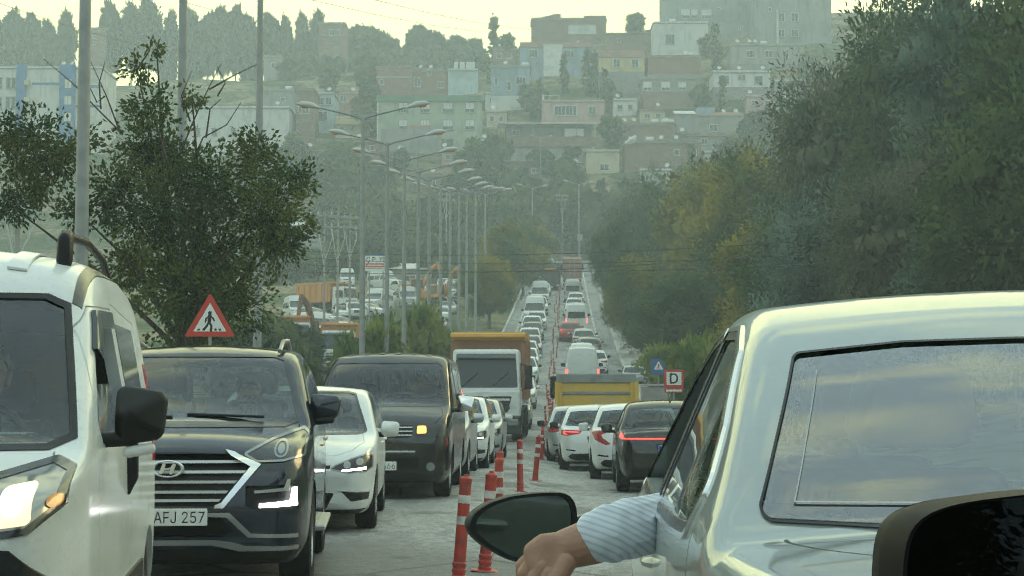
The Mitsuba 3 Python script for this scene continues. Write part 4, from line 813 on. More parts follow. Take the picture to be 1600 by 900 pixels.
    P.add('grille', b.front(both((.42, .67), (.40, .55), (.3, .53)), .6, .004, .02), 'black_plastic'); P.add('lower_grille', b.front(both((.6, .42), (.5, .27), (.3, .26)), .6, .004, .02), 'black_plastic')
    P.add('underside', man(bx(-.7, .7, .45, 4.15, .17, .4)) ^ b.solid(-.01), 'black_plastic')
    if detail < 2: P.add('aerial', hullballs([(0, 2.92, 1.455, .022), (0, 3.06, 1.43, .025), (0, 3.07, 1.505, .008)], 8), 'paint')
    plate(P, '', 4.515, .73, 1); plate(P, '', -.012, .45)
    if detail == 2: handles(P, [(.875, 2.36, .84), (.875, 3.14, .86)])
    if detail < 2:
        mirrors(P, 1.55, 1.0, .85, .20, .14, 'paint' if lamps != 'split' else 'black_plastic'); handles(P, [(.875, 2.36, .84), (.88, 3.16, .86)])
    return b
# ------------------------------------------------------------------ traffic close to the camera
def rot_about(x, y, z, yaw, s=1.0): return mat4((x, y, z), yaw, s)
flat('lit_soft', (0.8, 0.8, 0.75), 0.3)
DRL = ('lamp_white', (.7, .7, .67)); HEAD = ('lamp_white', (1.1, .85, .42)); AMBER = ('lamp_amber', (.4, .19, .04)); BRAKE = ('lamp_red', (.4, .03, .025))
OFF = {'lit_reflector': 'lamp_white', 'running_light': 'lamp_glass', 'front_lamp': 'lamp_white', 'brake_lamp': 'lamp_red', 'lit_headlight': 'lamp_white', 'rear_pane': 'dark_glass', 'side_pane': 'dark_glass'}
def dress(**k): return {**OFF, **k}
def gz(x, y): return float(ground_z(x, y))
P = Proto([(0, 0), (1.72, 1.72), (1.93, 2.01), (3, 3.05)]); small_van(P); MV = mat4((-2.27, 5.15, 0), math.radians(7.6))
P.stamp('small_van', 'white van with a lit headlight and black bumper, nearest on the left', 'van', MV, mats=dress(paint='paint_white', lit_headlight=HEAD, lit_reflector=('lamp_white', (.13, .095, .042))))
P = Proto(); man_at_wheel(P, .36, 1.98, 1.40, 'dark_cloth', chin=True); P.stamp('person', 'man at the wheel of the white van with his hand at his chin', 'person', MV)
SUVMAP = [(0, 0), (.95, .95), (1.12, 1.19), (1.70, 1.80), (3, 3.1)]
PSUV = P = Proto(SUVMAP); suv(P); MS = mat4((-2.24, 11.3, 0), math.radians(4.5))
P.stamp('sport_utility_car', 'dark blue car with a chrome slatted grille and L shaped running lights', 'car', MS, mats=dress(paint='paint_navy', running_light=DRL))
P = Proto(); man_at_wheel(P, .36, 2.25, 1.30, 'seat_cloth'); P.stamp('person', 'driver behind the windscreen of the dark blue car', 'person', MS)
HD = Proto(); hatch(HD)
HD.stamp('hatchback', 'white hatchback behind the dark blue car with lit running light strips', 'car', mat4((-2.22, 16.8, 0), math.radians(2.5)), mats=dress(paint='paint_white', running_light=DRL))
P = Proto(); man_at_wheel(P, .36, 2.18, 1.16, 'dark_cloth'); P.stamp('person', 'driver of the white hatchback behind the dark blue car', 'person', mat4((-2.22, 16.8, 0), math.radians(2.5)))
P = Proto(); big_van(P)
P.stamp('people_carrier', 'black van with tinted windscreen and a lit amber lamp', 'van', mat4((-1.75, 22.4, 0), math.radians(-1)), mats=dress(paint='paint_black', front_lamp=AMBER, rear_pane='tinted_glass'))
for x, d, pt, lamp, lb in ((-1.62, 28.2, 'paint_silver', 'lamp_glass', 'silver hatchback mostly hidden behind the black van'), (-1.36, 33.6, 'paint_white', DRL, 'white hatchback with a bright running light behind the black van'), (-1.12, 39.3, 'paint_silver', 'lamp_glass', 'grey silver hatchback just in front of the tipper')):
    HD.stamp('hatchback', lb, 'car', mat4((x, d, gz(x, d + 2)), math.radians(-1.7)), mats=dress(paint=pt, running_light=lamp))
# queue on the right, seen from behind
SA, SB, SC = Proto(), Proto(), Proto(); saloon(SA, 1, 'split'); saloon(SB, 1, 'claw'); saloon(SC, 1, 'bar')
for pr, px, d, pt, yw, br, lb in ((SC, 979, 26.6, 'paint_black', 2, BRAKE, 'black saloon with a red light bar beside the open car window'), (SB, 934, 32.0, 'paint_white', 2, 'lamp_red', 'white saloon with claw shaped tail lights'),
        (SA, 879, 37.2, 'paint_white', 1, BRAKE, 'white saloon with slim red tail lights, second from the bollards'), (SA, 854, 42.4, 'paint_silver', 0, 'lamp_red', 'silver saloon farthest along the queue beside the bollards')):
    X = (px - 800) / F * d + .9; L = 4.5
    pr.stamp('saloon_car', lb, 'car', mat4((X, d + L, gz(X, d + 2)), PI - math.radians(yw), (1, 1, .965)), mats=dress(paint=pt, brake_lamp=br, rear_pane='window_glass', side_pane='window_glass'))
# the pale silver saloon that fills the lower right of the view, its driver's arm out of the open window
P = Proto(); saloon(P, 2, 'split'); MF = mat4((1.39, 7.12, 0.02), PI - math.radians(2.2), 1.05)
iF = np.linalg.inv(MF)
def door_mirror_at(P, outline, d, turn, arm_to, iM, name='door_mirror', shell='black_plastic', depth=.13, glass_in=.013):
    """a mirror housing from an outline, at its own distance; the glass looks back and a little to the driver"""
    pts = np.array([at(px, py, d)[[0, 2]] for px, py in outline]); c = pts.mean(0); pts = pts - c
    pg = Polygon(pts).buffer(.012).buffer(-.012); R = mat4((c[0], d, c[1]), turn)
    q = np.array(pg.exterior.coords)[:-1]; ln = LineString(np.vstack([q, q[:1]])); q = np.array([ln.interpolate(t, normalized=True).coords[0] for t in np.arange(72) / 72])
    for _ in range(3): q = .25 * np.roll(q, 1, 0) + .5 * q + .25 * np.roll(q, -1, 0)
    pg = Polygon(q); rings = [(1 - 1.2 * glass_in / .2, .012), (1 - glass_in / .12, -.001), (.995, -.002), (1.01, .006), (1.02, .02), (1.0, .4 * depth), (.93, .65 * depth), (.78, .84 * depth), (.52, .96 * depth), (.2, depth)]
    V = np.array([[(x * s_, y, z * s_) for x, z in q] for s_, y in rings]).reshape(-1, 3); i = np.arange(len(rings) - 1)[:, None] * 72 + np.arange(72)[None]; j = np.arange(len(rings) - 1)[:, None] * 72 + (np.arange(72)[None] + 1) % 72
    Fq = np.stack([i, j, j + 72, i + 72], -1).reshape(-1, 4); e0 = (len(rings) - 1) * 72; hull = trimesh.Trimesh(np.vstack([V, [0, depth, 0]]), np.vstack([Fq[:, [0, 1, 2]], Fq[:, [0, 2, 3]], [(e0 + k_, e0 + (k_ + 1) % 72, e0 + 72) for k_ in range(72)]]), process=False)
    if (hull.vertex_normals[5 * 72 + np.argmax(q[:, 0])][0]) < 0: hull.invert()
    to = lambda m: xf(m if isinstance(m, trimesh.Trimesh) else cat([m]), iM @ R)
    k = P.add(name, to(hull), shell, 50)
    P.add(k + '/glass', to(prism(__import__('shapely').affinity.scale(pg, 1 - glass_in / .14, 1 - glass_in / .14, origin=(0, 0)), .003, .010, 'y')), 'mirror_glass', False)
    e = np.linalg.inv(R) @ np.array([*arm_to, 1.0])
    P.add(k + '/arm', to(hullballs([(pts[:, 0].max() - .05, depth * .45, pts[:, 1].min() * .35, .035), (e[0], e[1], e[2], .03)], 12)), shell)
door_mirror_at(P, [(727, 816), (736, 800), (760, 785), (800, 774), (850, 770), (889, 771), (902, 781), (908, 800), (906, 830), (895, 868), (872, 881), (832, 884), (790, 872), (752, 850), (732, 832)], 5.2, .33, (.345, 5.27, .99), iF)
P.stamp('saloon_car', 'pale silver saloon with an open front window, nearest on the right', 'car', MF, mats=dress(paint='paint_pearl', rear_pane='rear_screen', side_pane='window_glass', brake_lamp='lamp_red'))
flat('shirt_blue', mikit.proc(lambda p, n, uv: mikit.mix((0.60, 0.64, 0.68), (0.36, 0.44, 0.56), mikit.smoothstep(.55, .85, dr.sin((p.z * .9 + p.x * .35 + p.y * .2) * 420.0) * .5 + .5) * .75)), 0.85)
def driver():
    P = Proto(); P.M = MF; man_at_wheel(P, .37, 2.2, 1.20, 'shirt_blue'); P.M = None
    D = 4.25; A = lambda px, py, dd=0.0: at(px, py, D + dd)
    sc = D / F
    def chain(pts): # (px, py, depth offset, radius in px)
        bs = [(*A(p[0], p[1], p[2]), p[3] * sc) for p in pts]; out = None
        for a, b in zip(bs[:-1], bs[1:]):
            h = hullballs([a, b], 20); out = h if out is None else out + h
        return out
    # forearm from the window sill, wrist, hand with fingers hanging over the door
    arm = chain([(965, 836, .02, 32), (925, 846, .0, 36), (885, 858, -.03, 31)])
    palm = m3.Manifold.batch_hull([m3.Manifold.sphere(r * sc, 20).translate(A(x, y, z)) for x, y, z, r in ((885, 858, -.03, 28), (850, 852, -.05, 18), (834, 862, -.055, 16), (872, 888, -.055, 22), (838, 884, -.065, 17), (850, 905, -.065, 18))])
    hand = arm + palm
    for (x, y, z), (x2, y2), (x3, y3), (x4, y4), r in (((838, 866, -.03), (818, 884), (818, 906), (834, 920), 12.5), ((838, 874, -.055), (821, 896), (824, 922), (842, 934), 13), ((846, 886, -.075), (833, 908), (838, 932), (856, 942), 12.5), ((858, 898, -.09), (848, 920), (854, 938), (868, 944), 11)):
        hand = hand + chain([(x, y, z, r + 1.5), (x2, y2, z - .005, r), (x3, y3, z, r - 1), (x4, y4, z + .015, r - 2.5)])
    hand = hand + chain([(884, 880, -.085, 15), (868, 906, -.115, 13), (852, 926, -.12, 11)])
    hand = hand.refine_to_length(.006); t = trimesh.Trimesh(*meshkit.arrays(hand)[:2]); trimesh.smoothing.filter_taubin(t, iterations=6)
    P.add('forearm', t, 'skin', True, label='bare forearm and relaxed hand hanging over the car door')
    sl = chain([(1060, 812, .22, 48), (985, 826, .06, 47), (958, 832, .0, 41)]) + chain([(954, 833, -.004, 45), (940, 837, -.01, 43)])
    sl = sl.refine_to_length(.009); t = trimesh.Trimesh(*meshkit.arrays(sl)[:2]); trimesh.smoothing.filter_taubin(t, iterations=5)
    v = t.vertices; q = (v - v.mean(0)); n = t.vertex_normals
    t.vertices = v + n * ((meshkit.fbm(q * np.array([26, 20, 9.]) + 3, 3, 2) - .5) * .024)[:, None]
    P.add('rolled_sleeve', t, 'shirt_blue', True, label='rolled up blue and white striped sleeve')
    P.stamp('person', 'driver with a striped sleeve resting one arm out of the silver car window', 'person')
driver()
# the car the picture is taken beside: only its door mirror comes into view
P = Proto(); P.parts = [q for q in PSUV.parts if not q[0].startswith(('door_mirror', 'number_plate'))]; MO = mat4((1.40, 2.28, 0), PI)
door_mirror_at(P, [(1392, 900), (1394, 860), (1402, 826), (1419, 806), (1457, 791), (1500, 782), (1600, 772), (1700, 768), (1790, 775), (1830, 800), (1840, 850), (1832, 910), (1810, 950), (1700, 975), (1500, 985), (1410, 970), (1390, 940)], .80, .22, (.50, .86, 1.08), np.linalg.inv(MO), shell='matte_black', depth=.06, glass_in=.006)
P.stamp('dark_car', 'dark car at the lower right of which only the black door mirror shows', 'car', MO, mats=dress(paint='paint_grey'))
# ------------------------------------------------------------------ lorries and machines
def rbox(x0, x1, y0, y1, z0, z1, r=.06, taper=0.0, slope=0.0):
    """a rounded block; taper narrows the top, slope leans the front back"""
    return hullballs([(sx * 0 + (x0 + r + (taper if t else 0) if sx < 0 else x1 - r - (taper if t else 0)), (y0 + r + (slope if t else 0)) if sy < 0 else y1 - r, (z1 - r) if t else (z0 + r), r) for sx in (-1, 1) for sy in (-1, 1) for t in (0, 1)], 16)
def truck_cab(P, W=2.3, z0=.45, z1=3.05, dep=1.9, low='lamp_dark', star=True):
    h = W / 2
    low_ = rbox(-h, h, .0, dep, z0, z0 + 1.25, .07); up = rbox(-h, h, .03, dep, z0 + 1.15, z1, .12, .05, .16)
    P.add('cab', (low_ + up) - man(bx(-.5, .5, .35, dep - .25, 0, z0 + .5)), 'cab', 40)
    zt, zb = z1 - .32, z0 + 1.33; sl = lambda z: .03 + .16 * (z - z0 - 1.15) / (z1 - z0 - 1.15)
    ws = rounded(both((h - .16, zt), (h - .10, zb)), .05)
    cut = up - (rbox(-h, h, .03 + .02, dep, z0 + 1.15, z1, .12, .05, .16))
    P.add('windscreen', man(prism(ws, -.2, .35, 'y')) ^ ((rbox(-h, h, .02, dep, z0 + 1.15, z1, .12, .05, .16)) - rbox(-h, h, .06, dep, z0 + 1.15, z1, .12, .05, .16)), 'dark_glass', 30)
    P.add('sun_visor', hullballs([(-h + .2, sl(zt) - .14, zt + .02, .03), (h - .2, sl(zt) - .14, zt + .02, .03), (-h + .2, sl(zt) + .05, zt + .14, .04), (h - .2, sl(zt) + .05, zt + .14, .04)], 8), 'dark_glass')
    k = P.add('grille', man(prism(rounded(both((h - .30, z0 + 1.05), (h - .42, z0 + .52)), .04), -.012, .05, 'y')), low, False)
    for i in range(3): P.add(k + '/slat', cbx(-h + .36, h - .36, -.03, .0, z0 + .62 + .14 * i, z0 + .69 + .14 * i, .01), 'cab' if i == 2 else low, False)
    if star:
        e = xf(trimesh.creation.torus(.12, .012, 32, 8), mat4((0, -.035, z0 + .93), rx=PI / 2)); st = [xf(cbx(-.012, .012, -.008, .008, 0, .115, .004), mat4((0, -.035, z0 + .93), ry=a)) for a in (0, 2 * PI / 3, 4 * PI / 3)]
        P.add('emblem', cat([e] + st), 'chrome', 30)
    P.add('bumper', rbox(-h - .01, h + .01, -.05, .4, z0 - .2, z0 + .42, .06), low, 40)
    for sg in (1, -1):
        P.add('headlight', rbox(min(sg * .72, sg * 1.08), max(sg * .72, sg * 1.08), -.075, .1, z0 + .08, z0 + .30, .04), 'lamp_glass', 40)
        k = P.add('door_mirror', rbox(min(sg * (h + .12), sg * (h + .38)), max(sg * (h + .12), sg * (h + .38)), .05, .2, zb - .05, zb + .75, .05), 'black_plastic', 40)
        P.add(k + '/arm', cat([tube([(sg * (h - .08), .3, zb + .8), (sg * (h + .24), .12, zb + .72)], .02, 6), tube([(sg * (h - .02), .3, zb - .1), (sg * (h + .24), .12, zb)], .02, 6)]), 'black_plastic')
        P.add('side_window', cbx(sg * h - .008 if sg > 0 else -h - .008, sg * h + .008 if sg > 0 else -h + .008, .45, 1.35, zb, zt - .1, .004), 'dark_glass', False)
        P.add('wiper', tube([(sg * .5 - .3, sl(zb) - .06, zb + .03), (sg * .5 + .25, sl(zb + .5) - .07, zb + .5)], .012, 5), 'black_plastic')
    plate(P, '', -.06, z0 + .1)
def tipper(P, top=3.65, W=2.45, L=7.6, star=True, box='tipper', cab_top=3.05):
    truck_cab(P, star=star, z1=cab_top, z0=.45 if cab_top > 3 else .2); h = W / 2
    o = man(bx(-h, h, 2.15, L, 1.35, top)) - man(bx(-h + .1, h - .1, 2.25, L - .1, 1.5, top + 1)); P.add('tipper_body', o, box, False)
    P.add('tipper_body_rim', cat([bx(-h - .05, h + .05, 2.05, 2.2, top - .26, top + .02), bx(-h - .05, -h + .07, 2.2, L + .03, top - .2, top + .015), bx(h - .07, h + .05, 2.2, L + .03, top - .2, top + .015)]), 'tipper_rim', False)
    P.add('canopy', cat([prism(P2((1.2, top - .06), (2.1, top - .02), (2.1, top - .22), (1.2, top - .16)), -h - .03, h + .03, 'x')]), 'tipper_rim', False)
    for i in range(6):
        for sg in (1, -1): P.add('rib', bx(sg * (h + .05) - .05, sg * (h + .05) + .05, 2.5 + i * .95, 2.62 + i * .95, 1.4, top - .2), box, False)
    k = P.add('tailgate', cbx(-h + .02, h - .02, L - .02, L + .06, 1.32, top - .12, .02), box, False)
    P.add(k + '/rail', cbx(-h - .06, h + .06, L + .02, L + .14, top - .24, top + .06, .03), 'tail_rail', False); P.add(k + '/rib', cbx(-h + .02, h - .02, L + .06, L + .12, 1.32 + (top - 1.5) * .45, 1.42 + (top - 1.5) * .45, .02), 'tail_rail', False)
    for sg in (1, -1):
        P.add(k + '/post', cbx(sg * (h - .05) - .08, sg * (h - .05) + .08, L + .05, L + .13, 1.3, top - .2, .02), box, False)
        P.add('tail_light', cbx(sg * .95 - .14, sg * .95 + .14, L - .1, L - .02, .85, 1.0, .01), 'lamp_red', False)
    P.add('chassis', cat([bx(-.45, .45, .5, L - .1, .75, 1.3), bx(-1.0, 1.0, L - .2, L - .1, .75, 1.1)]), 'black_plastic', False)
    for y in (1.0, 4.9, 6.2):
        for sg in (1, -1): wheel(P, sg * 1.0, y, .5, .34 if y < 2 else .5, sg, 'satin_metal', 6)
        for sg in (1, -1): P.add('mudguard', prism(Point(y, .5).buffer(.62) - Point(y, .5).buffer(.58) - sbox(y - 1, -1, y + 1, .55), sg * 1.0 - .24, sg * 1.0 + .24, 'x'), 'black_plastic', False)
def box_lorry(P, L=7.0, W=2.4, top=3.5):
    truck_cab(P, W=2.2, z1=2.6, star=False); h = W / 2
    P.add('cargo_box', rbox(-h, h, 2.05, L, 1.05, top, .04), 'cargo', 30)
    for sg in (1, -1):
        k = P.add('rear_door', cbx(min(sg * .02, sg * (h - .06)), max(sg * .02, sg * (h - .06)), L - .005, L + .03, 1.15, top - .08, .01), 'cargo', False); P.add(k + '/bar', tube([(sg * .3, L + .045, 1.2), (sg * .3, L + .045, top - .12)], .02, 6), 'satin_metal')
        P.add('tail_light', cbx(sg * .95 - .14, sg * .95 + .14, L - .06, L + .02, .85, 1.0, .01), 'lamp_red', False)
        for y in (1.0, L - 1.3): wheel(P, sg * .95, y, .45, .34, sg, 'satin_metal', 6)
    P.add('chassis', bx(-.45, .45, .5, L - .1, .7, 1.1), 'black_plastic', False); P.add('rear_bumper', cbx(-1.1, 1.1, L - .1, L, .5, .62, .02), 'black_plastic', False)
def pickup(P):
    b = Body(5.1, [(0, .72), (.03, .84), (.12, .95), (.4, 1.03), (1.1, 1.1), (1.25, 1.14), (1.85, 1.6), (2.1, 1.72), (2.5, 1.78), (3.0, 1.74), (3.15, 1.6), (3.25, 1.15), (3.4, 1.10), (5.05, 1.08), (5.1, .9)], [(0, .68), (.05, .76), (.2, .86), (.5, .9), (4.9, .9), (5.1, .84)], [(0, .8), (1.2, 1.05), (5.1, 1.05)], [(0, .4), (.3, .3), (5.1, .4)], n=32)
    ws = both((.55, 1.66), (.62, 1.64), (.76, 1.15), (.70, 1.13)); sf = P2((1.5, 1.1), (1.95, 1.5), (2.2, 1.64), (3.0, 1.64), (3.05, 1.1)); rw = both((.55, 1.62), (.68, 1.2))
    cut_shell(b, P, None, ws, arches=[(.95, .4, .37), (4.1, .4, .37)], more=man(bx(-.78, .78, 3.35, 4.98, .75, 2)))
    P.add('windscreen', b.front(ws, 2.3), 'dark_glass'); P.add('rear_window', b.rear(rw, 2.9), 'dark_glass')
    for sg in (1, -1):
        P.add('side_window', b.sidep(sf, sg), 'dark_glass')
        P.add('headlight', b.front(rounded(P2((sg * .5, .93), (sg * .84, .96), (sg * .86, .80), (sg * .55, .78)), .02), 1), 'lamp_glass'); P.add('tail_light', b.rear(P2((sg * .72, 1.0), (sg * .86, 1.0), (sg * .86, .75), (sg * .72, .75)), 4.7), 'lamp_red')
        for y in (.95, 4.1): wheel(P, sg * .78, y, .37, .24, sg)
    P.add('grille', b.front(both((.46, .92), (.44, .66)), .5), 'black_plastic'); P.add('crate_load', rbox(-.74, .74, 3.4, 4.9, .78, 1.75, .05), 'tipper', 30); mirrors(P, 1.6, 1.1, .88, .24, .18, 'black_plastic')
def coach(P, L=9.0):
    body = rbox(-1.25, 1.25, 0, L, .35, 3.2, .14, .04, .1); P.add('body', body, 'paint', 40)
    P.add('windscreen', man(prism(rounded(both((1.08, 2.65), (1.14, 1.15)), .06), -.2, .5, 'y')) ^ (rbox(-1.25, 1.25, -.01, L, .35, 3.2, .14, .04, .1) - rbox(-1.25, 1.25, .05, L, .35, 3.2, .14, .04, .1)), 'dark_glass', 40)
    P.add('destination_display', cbx(-.8, .8, .02, .12, 2.74, 2.96, .01), 'lamp_amber', False)
    for sg in (1, -1):
        for i in range(6): P.add('side_window', cbx(sg * 1.24 - .03, sg * 1.24 + .03, .9 + i * 1.3, 2.1 + i * 1.3, 1.4, 2.6, .01), 'dark_glass', False)
        P.add('headlight', rbox(min(sg * .75, sg * 1.1), max(sg * .75, sg * 1.1), -.03, .1, .62, .82, .04), 'lamp_white', 40); P.add('door_mirror', rbox(min(sg * 1.3, sg * 1.5), max(sg * 1.3, sg * 1.5), -.25, -.1, 2.0, 2.6, .04), 'black_plastic', 40)
        for y in (2.2, 6.6): wheel(P, sg * 1.02, y, .48, .32, sg, 'satin_metal', 6)
    P.add('bumper', rbox(-1.27, 1.27, -.06, .5, .3, .58, .05), 'black_plastic', 40); plate(P, '', -.07, .45)
flat('tail_rail', speck((0.2, 0.21, 0.2), 0.3, 3), 0.7)
TIP, TIPL, BOX, PICK, COACH, VANP = Proto(), Proto(), Proto(), Proto(), Proto(), Proto()
tipper(TIP); tipper(TIPL, top=2.3, L=6.2, star=False, cab_top=2.3); box_lorry(BOX); pickup(PICK); coach(COACH); big_van(VANP, False, .45)
HAT, SAL, SAL2 = Proto(), Proto(), Proto(); hatch(HAT, False); saloon(SAL, 0, 'split'); saloon(SAL2, 0, 'claw')
def tilt(d): return math.atan((gz(0, d + 4) - gz(0, d)) / 4.0)
def drive(proto, name, lb, catg, d, off, facing, mats, group=None, s=1.0, length=4.4):
    """a vehicle on the road, nearest end d metres ahead, its middle off metres from the road's centre line; facing -1 towards the camera"""
    x = float(road_x(d)) + off; t = math.atan((gz(x, d + length) - gz(x, d)) / length); yaw = -math.atan(.0307)
    M = mat4((x, d, gz(x, d) + .005), yaw, s, rx=t) if facing < 0 else mat4((float(road_x(d + length)) + off, d + length, gz(x, d + length) + .005), PI + yaw, s, rx=-t)
    return proto.stamp(name, lb, catg, M, group, mats)
drive(TIP, 'tipper_lorry', 'white cabbed tipper lorry with a rust brown body and an orange rim', 'lorry', 57.0, -1.83, -1, dict(cab='paint_white', tipper='paint_rust', tipper_rim='paint_ochre', tail_rail='paint_rust'), None, 1.0, 7.6)
drive(TIPL, 'tipper_lorry', 'low yellow tipper lorry seen from behind in the right hand queue', 'lorry', 54.0, 1.75, 1, dict(cab='paint_white', tipper='paint_yellow', tipper_rim='tail_rail'), None, .97, 6.2)
QL = 'oncoming cars queuing behind the tipper'; QR = 'cars queuing uphill beyond the yellow lorry'
WH, SI, GR, BK, RD = 'paint_white', 'paint_silver', 'paint_grey', 'paint_black', 'paint_red'
lq = [(67.5, HAT, GR, 'dark grey hatchback directly behind the tipper', -1.45), (82, HAT, WH, 'white hatchback with its nose beside the tipper, second behind it', -1.5), (91, SAL, SI, 'silver saloon hidden behind the tipper', -1.9), (101, SAL, WH, 'white saloon just above the tipper mirror', -1.7), (110, HAT, WH, 'white hatchback third from the tipper mirror up the slope', -1.8), (116.5, SAL, WH, 'white saloon in front of a silver car, low in the oncoming queue', -1.9), (122.5, HAT, SI, 'silver hatchback between two white saloons in the oncoming queue', -1.75), (129, SAL, WH, 'white saloon below the grey car in the oncoming queue', -1.9), (135.5, HAT, GR, 'grey hatchback in the middle of the oncoming queue', -1.8), (141.5, SAL, WH, 'white saloon close in front of a white hatchback and a van', -1.95), (147.5, HAT, WH, 'white hatchback in front of the tall white van', -1.7), (154, VANP, WH, 'tall white van among the oncoming cars', -1.95), (164.5, PICK, WH, 'white pickup with a dark load behind the tall van', -1.75), (173, SAL, WH, 'white saloon behind the loaded pickup', -2.0), (180, VANP, WH, 'white van near the top of the oncoming queue', -1.85), (188, HAT, WH, 'white hatchback second from the dark coach', -1.9), (195, HAT, WH, 'white hatchback right in front of the dark coach', -1.75)]
for d, pr, pt, lb, off in lq:
    drive(pr, {HAT: 'hatchback', SAL: 'saloon_car', VANP: 'panel_van', PICK: 'pickup'}[pr], lb, {VANP: 'van', PICK: 'pickup'}.get(pr, 'car'), d, off, -1, dress(paint=pt, tipper='black_plastic', brake_lamp='lamp_red'), QL)
drive(COACH, 'coach', 'dark bus at the head of the slope among the oncoming cars', 'bus', 206, -.9, -1, dress(paint='paint_black'), None, .92, 9)
for d, pr, pt, lb, off in ((226, VANP, WH, 'white van behind the dark bus at the crest', -2.2), (233, HAT, WH, 'white car on the crest behind the dark bus', -1.2), (240, VANP, WH, 'white van at the very crest of the road', -2.6), (247, SAL, WH, 'white car farthest away on the crest', -1.6)):
    drive(pr, {HAT: 'hatchback', SAL: 'saloon_car', VANP: 'panel_van'}[pr], lb, 'van' if pr is VANP else 'car', d, off, -1, dress(paint=pt), QL)
rq = [(96, VANP, WH, 'white panel van with lit red lights above the yellow lorry', 1.75, 'brake'), (108, SAL, WH, 'white saloon just above the white panel van', 2.6, ''), (115, SAL2, WH, 'white saloon left of another, above the white panel van', 1.9, ''), (122, HAT, GR, 'grey hatchback below the white minibus', 2.5, ''), (129, SAL, SI, 'silver saloon beside the red lit dark car', 2.2, ''), (136, SAL2, RD, 'dark red car with lit brake lights below the minibus', 1.2, 'brake'), (145, VANP, WH, 'white minibus with a dark rear window and red lights', 1.75, 'brake'), (160, HAT, WH, 'white hatchback just beyond the minibus', 1.6, ''), (168, SAL, WH, 'white saloon second beyond the minibus', 1.7, ''), (186, VANP, SI, 'grey van in the upper right hand queue', 1.6, ''), (177, SAL2, WH, 'white saloon just below the grey van in the right hand queue', 1.9, ''), (194, SAL, SI, 'silver saloon just above the grey van in the right hand queue', 1.7, ''), (203, HAT, WH, 'white hatchback right behind the brown lorry', 1.6, '')]
for d, pr, pt, lb, off, br in rq:
    drive(pr, {HAT: 'hatchback', SAL: 'saloon_car', SAL2: 'saloon_car', VANP: 'panel_van'}[pr], lb, 'van' if pr is VANP else 'car', d, off, 1, dress(paint=pt, brake_lamp=('lamp_red', (.6, .045, .035)) if br else 'lamp_red', **({'rear_pane': pt} if d == 96 else {})), QR, 1.0, 4.9 if pr is VANP else 4.4)
drive(BOX, 'box_lorry', 'brown box lorry at the top of the right hand queue', 'lorry', 214, 1.7, 1, dict(cab='paint_white', cargo='paint_brown'), None, 1.0, 7)
# the yard left of the road
def yard(proto, name, lb, catg, px, py, yaw, mats, d=None, s=1.0, group='vehicles parked in the yard beyond the lamp posts'):
    d = d or hit(px, py); x = (px - 800) / F * d
    return proto.stamp(name, lb, catg, mat4((x, d, gz(x, d)), yaw, s), group, mats)
for px, py, d, yaw, lb in ((462, 0, 118, .25, 'white tipper lorry with a long orange canopy beside the warning sign'), (528, 0, 108, .05, 'white tipper lorry with an orange rim partly hidden by the black van roof')):
    yard(TIP, 'tipper_lorry', lb, 'lorry', px, py, yaw, dict(cab='paint_white', tipper='paint_orange', tipper_rim='paint_orange', tail_rail='paint_orange'), d, .92)
yard(TIP, 'tipper_lorry', 'lorry with an orange load body parked behind the bushes', 'lorry', 548, 0, .9, dict(cab='paint_white', tipper='paint_orange', tipper_rim='paint_orange', tail_rail='paint_orange'), 168, .85)
for i, (px, py, pr, pt, yaw, lb) in enumerate(((560, 500, PICK, WH, .3, 'white pickup parked in front of the billboard row'), (575, 486, VANP, WH, -.3, 'white van parked left of the billboard post'), (600, 496, HAT, WH, .9, 'white hatchback parked behind the yellow green bush'), (640, 482, VANP, SI, .2, 'silver van parked behind the dense bush'), (655, 470, HAT, WH, -.4, 'white hatchback parked close to the orange machines'), (668, 460, SAL, WH, .4, 'white saloon parked right of the orange excavator'), (510, 505, SAL, WH, .7, 'white saloon between the excavator and the bushes'), (540, 500, HAT, WH, .2, 'white hatchback nose to nose with the pickup'), (470, 500, VANP, WH, .3, 'white van behind the long canopied tipper'), (705, 468, VANP, WH, 0, 'white van near the kerb behind the lamp posts'), (695, 456, PICK, WH, .1, 'white pickup far back near the kerb trees'), (497, 478, VANP, WH, .4, 'white van parked beside the excavator arm'), (530, 474, HAT, WH, .3, 'white hatchback parked behind the orange load body'), (590, 474, SAL, WH, -.5, 'white saloon parked under the billboard'), (612, 470, HAT, SI, .2, 'silver hatchback parked right of the billboard post'), (622, 452, VANP, WH, .8, 'white van parked under the far trees'), (542, 448, VANP, WH, .1, 'white van parked between the utility poles'), (548, 520, SAL, WH, .6, 'white saloon in the row beside the light bushes'), (528, 522, HAT, WH, .5, 'white hatchback at the left end of the row by the bushes'), (520, 532, VANP, WH, .7, 'white van with a dark windscreen beside the bushes'), (688, 478, SAL, WH, .2, 'white saloon seen between the lamp posts'), (690, 503, HAT, WH, .1, 'white hatchback parked lower between the lamp posts'), (684, 520, SAL, GR, .1, 'dark saloon between the lamp posts'), (640, 456, SAL, WH, .5, 'white saloon far back in the yard'), (700, 492, HAT, SI, .1, 'silver hatchback glimpsed between the lamp posts'), (320, 245, HAT, WH, .8, 'white hatchback parked in front of the long white building'), (345, 247, SAL, WH, .9, 'white saloon parked below the long white building'), (660, 445, HAT, BK, .4, 'dark hatchback in front of the orange machines'))):
    yard(pr, {HAT: 'hatchback', SAL: 'saloon_car', VANP: 'panel_van', PICK: 'pickup'}[pr], lb, {VANP: 'van', PICK: 'pickup'}.get(pr, 'car'), px, py, yaw, dress(paint=pt, tipper='black_plastic'))
